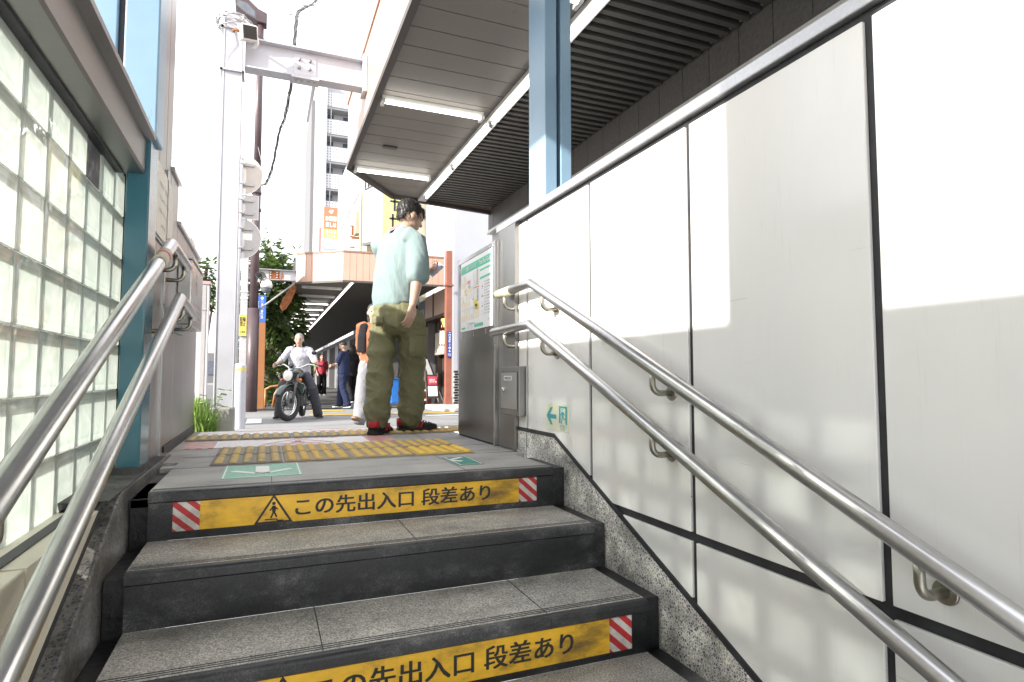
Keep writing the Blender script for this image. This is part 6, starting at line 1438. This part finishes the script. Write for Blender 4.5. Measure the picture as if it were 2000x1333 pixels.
b.loft([shL + V3(.07, -.02, .02), shL, shL.lerp(elL, .5), shL.lerp(elL, .9)], [(.066, .066), (.074, .07), (.074, .07), (.074, .07)], FD, 20)
remesh(b, 't_shirt', 'mint', .007, 6, man, fold2(.016, (5.0, 5.0, 2.4), 3.1, .05))
b = MB(); b.loft([V3(0, .06, .862), V3(0, .06, .902)], [(.168, .124), (.166, .122)], SD, 28); remesh(b, 'waistband', 'blackcloth', .008, 2, man)
b = MB()
b.loft([V3(0, .06, .885), V3(.0, .06, .82), V3(.005, .06, .745)], [(.165, .122), (.178, .135), (.170, .135)], SD, 28)
b.loft([hipR + V3(.005, 0, -.03), hipR.lerp(knR, .45) + V3(.01, 0, 0), knR, knR.lerp(anR, .5) + V3(.008, .0, 0), knR.lerp(anR, .86), anR + V3(0, 0, -.015)], [(.098, .105), (.098, .102), (.090, .094), (.090, .094), (.088, .092), (.066, .074)], SD, 22)
b.loft([hipL + V3(.0, 0, -.03), hipL.lerp(knL, .45) + V3(-.012, 0, 0), knL, knL.lerp(anL, .5), knL.lerp(anL, .86), anL + V3(0, 0, -.015)], [(.098, .105), (.097, .102), (.089, .094), (.090, .094), (.088, .092), (.066, .074)], SD, 22)
remesh(b, 'cargo_trousers', 'olive', .007, 4, man, fold2(.021, (5, 5, 8), 9.7, .12))
# pockets: patches hugging the cloth
def patch(name, c, nrm, u_, w, h, th, mat, sag=0.):
    nrm = nrm.normalized(); v_ = (Vector((0, 0, 1)) - nrm * nrm.z).normalized(); u2 = v_.cross(nrm); bb_ = MB(); vs = []
    for j in range(5):
        for i in range(5): 
            x, y = (i / 4 - .5), (j / 4 - .5); vs.append(c + u2 * x * w + v_ * y * h - nrm * (x * x * w * w / .26 + y * y * .02))
    bb_.add(vs, [(j * 5 + i, j * 5 + i + 1, j * 5 + 6 + i, j * 5 + 5 + i) for j in range(4) for i in range(4)], 0, True)
    o = bb_.build(name, mat, man); m_ = o.modifiers.new('s', 'SOLIDIFY'); m_.thickness = th; m_.offset = 0; return o
oR = (SD * .95 - FD * .25)
patch('cargo_pocket', V3(.10, .09, .625) + oR * .108, oR, None, .15, .19, .026, 'olive')
patch('pocket_flap', V3(.10, .09, .705) + oR * .119, oR, None, .165, .062, .014, 'olive')
patch('pocket_flap', V3(-.055, .06, .775) - FD * .128, -FD - SD * .25, None, .12, .05, .008, 'olive')
patch('pocket_flap', V3(.095, .0, .765) - FD * .106, -FD + SD * .25, None, .12, .05, .008, 'olive')
b = MB(); vs = []
for j in range(9): z = .87 - j * .022; vs.append(V3(0.01, .06, z) - FD * (.130 + .018 * math.sin(j / 8 * PI * .6)))
b.tube(vs, .004, 6); b.build('seam', 'olive', man)
shoe(man, V3(-.150, -.09, 0), R(22), .285, .053, 'shoe', 'shoe_sole', 0, 'shoe_red')
shoe(man, V3(.02, .14, 0), R(78), .285, .053, 'shoe', 'shoe_sole', R(3), 'shoe_red')
man.location = (.838, 4.17, .0); man.rotation_euler = (0, 0, -az); man.scale = (1, 1, 1.018)
phn = thing('phone', 'pale smartphone held up in the hand of the man in mint', 'phone', (0, 0, 0))
b = MB(); b.obox((0, 0, 0), (.075, .009, .150)); b.build('case', 'phone', phn, .004); b = MB(); b.obox((0, .0052, 0), (.066, .001, .138)); b.build('screen', 'lampglass', phn)
b = MB(); b.cyl((.022, -.0045, .055), (.022, -.0062, .055), .009, .009, 14); b.build('lens', 'lampglass', phn)
rz = Matrix.Rotation(-az, 3, 'Z'); pw = Vector(man.location) + rz @ (wrL + V3(.10, .02, .055)); phn.location = pw; phn.rotation_euler = (R(-38), R(35), -az - R(20))

# ---------- general small figure
def figure(label, J, W_, mats, loc, face=0., hair_long=False, voxel=.010, sleeve=.9, group=None, cap=None, skinm='skin2', skirt=False, scale=1.):
    """J joints in body frame (x right, y forward, z up); face = heading from +y to +x"""
    t = thing('person', label, 'person', (0, 0, 0), group)
    q = {k_: Vector(v) for k_, v in J.items()}; X = V3(1, 0, 0); Y = V3(0, 1, 0)
    b = MB(); hcx = q['head']
    b.loft([q['pel'], q['pel'].lerp(q['neck'], .35), q['pel'].lerp(q['neck'], .7), q['neck'] - V3(0, 0, .06)], [(.15, .10), (.125, .09), (.155, .10), (.11, .07)], X)
    b.loft([q['neck'] - V3(0, 0, .06), q['neck'], hcx - V3(0, 0, .04)], [.055, .05, .05], X)
    hf, hs, hu, hrot = head_parts(b, hcx, q.get('look', V3(0, 0, 0)).x, 1.0, q.get('look', V3(0, 0, 0)).y)
    for s in 'RL':
        sh, el, wr = q['sh' + s], q['el' + s], q['wr' + s]; sgn_ = 1 if s == 'R' else -1
        b.loft([sh, sh.lerp(el, .5), el, el.lerp(wr, .4), wr], [.05, .044, .039, .036, .024], Y, 12)
        hand(b, wr, (wr - el) + V3(0, .05, 0), V3(-sgn_, .1, -.2), Y, .95, .45)
        hp, kn, an = q['hip' + s], q['kn' + s], q['an' + s]
        b.loft([hp, hp.lerp(kn, .5), kn, kn.lerp(an, .4), an - V3(0, 0, .04)], [.075, .07, .05, .048, .035], X, 12)
    remesh(b, 'body', skinm, .0075, 2, t)
    face_parts(t, hcx, hf, hs, hu)
    b = MB(); b.ball(hcx + hu * .038 - hf * .018, (.082, .096, .086), 16, hrot)
    if hair_long: b.loft([hcx - hf * .05 + hu * .02, hcx - hf * .07 - hu * .08, hcx - hf * .06 - hu * .16], [(.078, .055), (.085, .045), (.07, .03)], hs, 14)
    remesh(b, 'cap' if cap else 'hair', cap or 'hair', .008, 2, t, lambda p, n: .004 * noise.noise(p * 60))
    b = MB()
    b.loft([q['pel'] + V3(0, 0, -.04), q['pel'].lerp(q['neck'], .35), q['pel'].lerp(q['neck'], .7), q['neck'] - V3(0, 0, .05)], [(.185 * W_, .13 * W_), (.175 * W_, .125 * W_), (.19 * W_, .13 * W_), (.12, .085)], X, 20)
    for s in 'RL':
        sh, el, wr = q['sh' + s], q['el' + s], q['wr' + s]
        pts = [sh + (q['neck'] - sh) * .35 - V3(0, 0, .02), sh, sh.lerp(el, .55), sh.lerp(el, min(1, sleeve))]; rr_ = [.07, .068, .062, .060]
        if sleeve > 1: pts += [el.lerp(wr, sleeve - 1)]; rr_ += [.045]
        b.loft(pts, rr_, Y, 14)
    remesh(b, 'top', mats['top'], voxel, 3, t, fold(.009, (6, 6, 6), 2.))
    b = MB(); b.loft([q['pel'] + V3(0, 0, .06), q['pel'] + V3(0, 0, -.02), q['pel'] + V3(0, 0, -.10)], [(.16, .115), (.175, .13), (.165, .13)], X, 18)
    for s in 'RL':
        hp, kn, an = q['hip' + s], q['kn' + s], q['an' + s]; k2 = mats.get('leg', 1.)
        b.loft([hp - V3(0, 0, .02), hp.lerp(kn, .5), kn, kn.lerp(an, .5), an + V3(0, 0, -.03)], [.098 * k2, .092 * k2, .080 * k2, .082 * k2, .08 * k2], X, 16)
    if skirt: b.loft([q['pel'], q['pel'] + V3(0, 0, -.3), q['pel'] + V3(0, 0, -.66)], [(.18, .14), (.23, .2), (.29, .26)], X, 20)
    remesh(b, 'trousers', mats['legs'], voxel, 3, t, fold(.010, (7, 7, 8), 5.))
    for s in 'RL':
        a = q['an' + s]; fa = q.get('foot' + s, V3(0, 0, 0)); dd = V3(math.sin(fa.x), math.cos(fa.x), 0)
        shoe(t, V3(a.x, a.y, a.z - .085) - dd * .07, fa.x, .26, .048, mats['shoe'], mats['sole'], fa.y)
    t.location = loc; t.rotation_euler = (0, 0, -face); t.scale = (scale,) * 3
    return t
stand = dict(pel=(0, 0, .90), neck=(0, .01, 1.42), head=(0, .03, 1.55), shR=(.18, 0, 1.36), shL=(-.18, 0, 1.36), elR=(.22, .0, 1.10), elL=(-.22, 0, 1.10), wrR=(.20, .12, .88), wrL=(-.20, .12, .88), hipR=(.09, 0, .86), hipL=(-.09, 0, .86), knR=(.10, .03, .47), knL=(-.10, .02, .47), anR=(.10, 0, .085), anL=(-.10, 0, .085))
walk = dict(stand, hipR=(.09, .01, .86), knR=(.09, .20, .49), anR=(.085, .34, .115), knL=(-.09, -.03, .46), anL=(-.09, -.30, .13), wrR=(.20, -.12, .90), elR=(.22, -.10, 1.12), wrL=(-.2, .28, .95), elL=(-.22, .10, 1.11), footR=(0, R(20), 0), footL=(0, R(-32), 0))
wz = gz(7.95) - .02
wmn = figure('person striding towards the entrance in a rust orange top, black vest and pale grey jeans', dict(walk, anR=(.06, .40, .125), knR=(.08, .24, .49), footR=(R(10), R(24), 0), look=(R(-18), R(3), 0)), 1.0, dict(top='rustcloth', legs='greyjeans', shoe='cream', sole='gum', leg=1.02), (1.335, 8.15, wz), R(205), True, sleeve=1.6, scale=.985)
b = MB()
for s in (-1, 1):
    b.loft([V3(s * .11, .10, 1.37), V3(s * .125, .135, 1.2), V3(s * .13, .135, 1.0)], [(.055, .014), (.06, .016), (.06, .016)], V3(1, 0, 0), 10)
    b.loft([V3(s * .11, .10, 1.37), V3(s * .12, .0, 1.40), V3(s * .11, -.1, 1.35)], [(.05, .016), (.05, .016), (.05, .016)], V3(1, 0, 0), 10)
b.loft([V3(0, -.10, 1.37), V3(0, -.125, 1.2), V3(0, -.125, 1.0)], [(.15, .02), (.17, .02), (.17, .02)], V3(1, 0, 0), 12)
remesh(b, 'vest', 'blackcloth', .009, 2, wmn)
figure('person in navy shirt and trousers with black and white trainers under the far canopy', dict(stand, wrL=(-.05, .30, 1.05), elL=(-.20, .10, 1.10), knR=(.09, .10, .48), anR=(.09, .12, .085), anL=(-.09, -.16, .095), knL=(-.09, -.02, .47), footL=(0, R(-10), 0), look=(R(-20), R(20), 0)), 1.05, dict(top='navycloth', legs='navycloth', shoe='blackcloth', sole='white_ink'), (1.80, 15.45, -.375), R(-62), False, group=None, scale=.99)
figure('person in plain black clothes walking away behind the woman in orange', dict(walk), 1.0, dict(top='blackcloth', legs='blackcloth', shoe='blackcloth', sole='white_ink'), (2.28, 17.6, -.375), R(-10), True, sleeve=1.5)
figure('person in a red top and wide black trousers far back under the canopy', dict(stand), 1.0, dict(top='redcloth', legs='blackcloth', shoe='whitecloth', sole='white_ink', leg=1.15), (2.1, 25.5, -.375), R(170), True, sleeve=1.2)
figure('person in a grey shirt and dark skirt far back, left of the one in red', dict(stand), 1.0, dict(top='greycloth', legs='charcoal', shoe='blackcloth', sole='shoe_sole'), (1.25, 27.5, -.375), R(190), True, sleeve=1.1, skirt=True)
figure('person in a cream top and black trousers far back, right of the red one', dict(walk), 1.0, dict(top='cream', legs='blackcloth', shoe='blackcloth', sole='shoe_sole'), (2.9, 24.0, -.375), R(160), False, sleeve=.9)

figure('person in a green top and grey trousers walking under the canopy behind the rider', dict(walk), 1.0, dict(top='grass', legs='charcoal', shoe='blackcloth', sole='shoe_sole'), (1.30, 21.0, -.375), R(178), True, sleeve=1.2)
figure('person in a beige coat standing by the shopfronts under the far canopy', dict(stand), 1.1, dict(top='noren', legs='blackcloth', shoe='blackcloth', sole='shoe_sole', leg=.95), (2.55, 20.5, -.375), R(-100), True, sleeve=1.8)
figure('person in a pale blue shirt and dark jeans walking away deep under the canopy', dict(walk), 1.0, dict(top='map_pale', legs='navycloth', shoe='whitecloth', sole='white_ink'), (1.75, 30.5, -.375), R(5), False, sleeve=.9)
# ================================================================== motorcycle
mc = thing('motorcycle', 'vintage dark green motorcycle with spoked wheels stopped at the street edge', 'motorcycle', (0, 0, 0))
RW = .315; FX, RX = .66, -.66
def wheel(root, cx, steer=0.):
    M3 = Matrix.Rotation(steer, 3, 'Z'); c = V3(cx, 0, RW); ax = M3 @ V3(0, 1, 0)
    w = MB(); w.torus(c, ax, RW - .052, .052, 44, 12, 0, .047); wo = w.build('wheel', 'rubber', root)
    k = MB(); u = V3(0, 0, 1); f = M3 @ V3(1, 0, 0)
    for i in range(44):
        a = 2 * PI * i / 44; d = f * math.cos(a) + u * math.sin(a); tg = u * math.cos(a) - f * math.sin(a)
        for s in (-1, 0, 1):
            rr_ = RW - .004 - .012 * abs(s); k.obox(c + d * rr_ + ax * s * .030, (.020, .022, .014), Matrix((tg, ax, d)).transposed())
    k.build('tread', 'rubber', wo)
    r = MB(); r.torus(c, ax, RW - .105, .014, 40, 8, 0, .024); r.build('rim', 'chrome', wo)
    h = MB(); h.cyl(c - ax * .05, c + ax * .05, .035); h.cyl(c + ax * .05, c + ax * .062, .085, .085, 20); h.cyl(c - ax * .058, c - ax * .05, .06); h.build('hub', 'engine', wo)
    s = MB()
    for i in range(28):
        a = 2 * PI * i / 28; a2 = a + (.35 if i % 2 else -.35); sd_ = .035 if i % 4 < 2 else -.035
        s.tube([c + (f * math.cos(a2) + u * math.sin(a2)) * .035 + ax * sd_, c + (f * math.cos(a) + u * math.sin(a)) * (RW - .11)], .0022, 5)
    s.build('spokes', 'chrome', wo)
    return wo
STR = R(-27); piv = V3(.52, 0, .80); SM = Matrix.Rotation(STR, 3, 'Z')
fw = wheel(mc, RX); 
fk = MB(); 
def fp(x, y, z): return V3(.50, 0, 0) + SM @ V3(x - .50, y, z)
fwc = fp(FX, 0, RW)
M3 = SM
# front wheel turned about the steering head
w2 = wheel(mc, 0, 0)
for o in [w2] + list(w2.children): pass
w2.rotation_euler = (0, 0, STR); w2.location = (fwc.x, fwc.y, 0)
for s in (-1, 1): fk.tube([fp(FX, s * .085, RW), fp(.58, s * .085, .62), fp(.48, s * .085, .90)], [.022, .024, .02], 12)
fk.obox(fp(.50, 0, .86), (.07, .22, .03), SM); fk.obox(fp(.545, 0, .70), (.07, .22, .03), SM); fk.build('fork', 'engine', mc)
b = MB(); vs = []
for i in range(15):
    a = R(25 + 130 * i / 14)
    for j in range(7):
        q = (j / 6 - .5) * 2; p = fp(FX + (RW + .035 - .022 * q * q) * math.cos(a), q * .072, RW + (RW + .035 - .022 * q * q) * math.sin(a)); vs.append(p)
b.add(vs, [(i * 7 + j, i * 7 + j + 1, i * 7 + 8 + j, i * 7 + 7 + j) for i in range(14) for j in range(6)], 0, True); o = b.build('front_fender', 'bikegreen', mc); o.modifiers.new('s', 'SOLIDIFY').thickness = .005
b = MB(); vs = []
for i in range(15):
    a = R(10 + 150 * i / 14)
    for j in range(7):
        q = (j / 6 - .5) * 2; r_ = RW + .05 - .022 * q * q; vs.append(V3(RX + r_ * math.cos(a), q * .08, RW + r_ * math.sin(a)))
b.add(vs, [(i * 7 + j, i * 7 + j + 1, i * 7 + 8 + j, i * 7 + 7 + j) for i in range(14) for j in range(6)], 0, True); o = b.build('rear_fender', 'bikegreen', mc); o.modifiers.new('s', 'SOLIDIFY').thickness = .005
b = MB(); b.tube([fp(.42, -.38, .98), fp(.45, -.25, 1.0), fp(.49, -.1, .93), fp(.49, .1, .93), fp(.45, .25, 1.0), fp(.42, .38, .98)], .012, 10); o = b.build('handlebar', 'chrome', mc)
for s in (-1, 1):
    b = MB(); b.tube([fp(.425, s * .37, .982), fp(.39, s * .49, .965)], .018, 10); b.build('grip', 'rubber', o)
    b = MB(); b.tube([fp(.46, s * .32, .985), fp(.47, s * .47, .96)], .006, 6); b.build('lever', 'chrome', o)
hl = MB(); c = fp(.64, 0, .80); ax = SM @ V3(1, 0, 0); rx = Matrix((SM @ V3(0, 1, 0), SM @ V3(0, 0, 1), ax)).transposed()
hl.lathe([(.0001, -.10), (.05, -.09), (.082, -.03), (.092, .03), (.096, .035), (.096, .048), (.088, .05)], c, rx, 24); o = hl.build('headlight', 'bikegreen', mc)
b = MB(); b.lathe([(.088, .046), (.07, .060), (.0001, .068)], c, rx, 24); b.build('lens', 'lens', o)
b = MB(); b.torus(c + ax * .045, ax, .091, .007, 28, 8); b.build('bezel', 'chrome', o)
for s in (-1, 1):
    b = MB(); b.tube([fp(.58, s * .10, .72), fp(.58, s * .17, .72)], .008, 6); b.ball(fp(.59, s * .19, .72), (.035, .03, .03), 12); b.build('turn_signal', 'amber', mc)
b = MB(); b.loft([V3(.40, 0, .80), V3(.25, 0, .83), V3(.05, 0, .82), V3(-.10, 0, .78)], [(.085, .08), (.135, .105), (.12, .095), (.07, .06)], V3(0, 1, 0), 20); o = b.build('fuel_tank', 'bikegreen', mc)
b = MB(); b.cyl((.22, 0, .925), (.22, 0, .945), .03); b.build('filler_cap', 'chrome', o)
b = MB(); b.loft([V3(-.08, 0, .80), V3(-.25, 0, .80), V3(-.48, 0, .83), V3(-.62, 0, .86)], [(.09, .04), (.125, .05), (.13, .05), (.10, .035)], V3(0, 1, 0), 16); b.build('seat', 'blackcloth', mc)
b = MB()
b.tube([(.45, 0, .82), (.30, 0, .42), (.22, 0, .22), (-.15, 0, .22), (-.25, 0, .45), (-.20, 0, .74), (.40, 0, .80)], .018, 10)
for s in (-1, 1): b.tube([(-.18, s * .09, .30), (RX, s * .10, RW)], .018, 10); b.tube([(-.20, s * .10, .74), (-.62, s * .10, .72)], .014, 10); b.tube([(-.55, s * .125, .72), (RX + .03, s * .125, RW)], [.028, .022], 12)
b.build('frame', 'blackpaint', mc)
b = MB(); b.box(-.14, -.12, .24, .20, .12, .42); b.cyl((.02, -.15, .33), (.02, .15, .33), .10); b.cyl((-.10, -.13, .35), (-.10, .14, .35), .075); eng = b.build('engine_block', 'engine', mc, .012)
b = MB()
for k_ in range(7): b.obox((.12, 0, .45 + k_ * .032), (.17, .18, .012))
b.obox((.12, 0, .54), (.11, .12, .24)); b.build('cylinder_fins', 'engine', eng)
b = MB(); b.obox((.12, 0, .69), (.13, .14, .06)); b.build('cylinder_head', 'chrome', eng, .01)
b = MB(); b.tube([(.18, -.07, .64), (.33, -.11, .56), (.34, -.14, .36), (.22, -.16, .24), (-.20, -.17, .26), (-.70, -.18, .33)], [.02, .022, .022, .024, .036, .036], 14); b.build('exhaust', 'chrome', mc)
b = MB(); b.lathe([(.07, -.05), (.085, 0), (.07, .05), (.0001, .05)], (-.05, -.11, .56), Matrix.Rotation(R(90), 3, 'X'), 18); b.build('air_filter', 'chrome', mc)
for s in (-1, 1):
    b = MB(); b.tube([(-.02, s * .14, .26), (-.02, s * .27, .26)], .014, 10); b.build('footpeg', 'chrome', mc)
b = MB(); b.box(-.42, .12, .40, -.22, .16, .60); b.build('side_cover', 'bikegreen', mc, .02)
b = MB(); b.cyl(fp(.50, -.06, .96), fp(.53, -.06, .99), .045); b.build('speedometer', 'blackpaint', mc)
for s in (-1, 1):
    b = MB(); b.tube([fp(.44, s * .26, 1.0), fp(.44, s * .34, 1.16)], .005, 6); b.ball(fp(.45, s * .36, 1.20), (.012, .05, .035), 10); b.build('mirror', 'blackpaint', mc)
mang = R(-92.4 - 8)      # the bike faces the camera, front wheel steered
mloc = Vector((.56, 11.85, -.385))
mc.location = mloc; mc.rotation_euler = (0, 0, mang)
rid = figure('person sitting on the green motorcycle in a white shirt, pale cap and charcoal trousers', dict(pel=(0, 0, .86), neck=(0, .10, 1.34), head=(0, .14, 1.47), shR=(.18, .08, 1.28), shL=(-.18, .08, 1.28), elR=(.29, .22, 1.08), elL=(-.29, .22, 1.08), wrR=(.36, .46, 1.00), wrL=(-.36, .40, 1.02), hipR=(.10, .04, .83), hipL=(-.10, .04, .83), knR=(.27, .28, .58), knL=(-.27, .26, .56), anR=(.33, .14, .09), anL=(-.35, .0, .09), footR=(R(15), 0, 0), footL=(R(-25), 0, 0), look=(0, R(8), 0)), 1.1, dict(top='whitecloth', legs='charcoal', shoe='blackcloth', sole='shoe_sole', leg=1.05), (0, 0, 0), 0, False, sleeve=1.3, cap='greycloth')
rid.location = mloc + Matrix.Rotation(mang, 3, 'Z') @ V3(-.17, 0, 0); rid.rotation_euler = (0, 0, mang - PI / 2)
# parked bikes far behind on the left
def bicycle(label, loc, rz, mat):
    t = thing('bicycle', label, 'bicycle', (0, 0, 0), 'bicycles parked under the trees')
    for x in (-.5, .5):
        b = MB(); b.torus((x, 0, .33), (0, 1, 0), .31, .02, 26, 6); w = b.build('wheel', 'rubber', t)
        b = MB()
        for i in range(10): a = PI * i / 10; b.tube([(x + .3 * math.cos(a), 0, .33 + .3 * math.sin(a)), (x - .3 * math.cos(a), 0, .33 - .3 * math.sin(a))], .003, 4)
        b.build('spokes', 'chrome', w)
    b = MB(); b.tube([(-.5, 0, .33), (-.08, 0, .30), (.36, 0, .74), (-.16, 0, .76), (-.5, 0, .33)], .016, 8); b.tube([(-.08, 0, .30), (-.2, 0, .90)], .016, 8); b.tube([(.5, 0, .33), (.36, 0, .74), (.33, 0, 1.0)], .016, 8); b.build('frame', mat, t)
    b = MB(); b.loft([(-.32, 0, .92), (-.2, 0, .93), (-.05, 0, .92)], [(.08, .03), (.07, .03), (.025, .02)], (0, 1, 0), 12); b.build('saddle', 'blackcloth', t)
    b = MB(); b.tube([(.25, -.28, 1.0), (.34, -.1, 1.02), (.34, .1, 1.02), (.25, .28, 1.0)], .013, 8); b.build('handlebar', 'chrome', t)
    b = MB(); b.box(.42, -.16, .74, .68, .16, .97); b.build('basket', 'signback', t, .02)
    t.location = loc; t.rotation_euler = (0, 0, rz)
bicycle('blue framed bicycle parked under the trees behind the motorcycle', (.55, 24.5, -.375), R(70), 'bluesign')
bicycle('red framed bicycle parked beside the blue one under the trees', (.2, 26.0, -.375), R(60), 'map_red')
bicycle('white framed bicycle parked left of the others under the trees', (-.25, 25.2, -.375), R(80), 'whiteplastic')
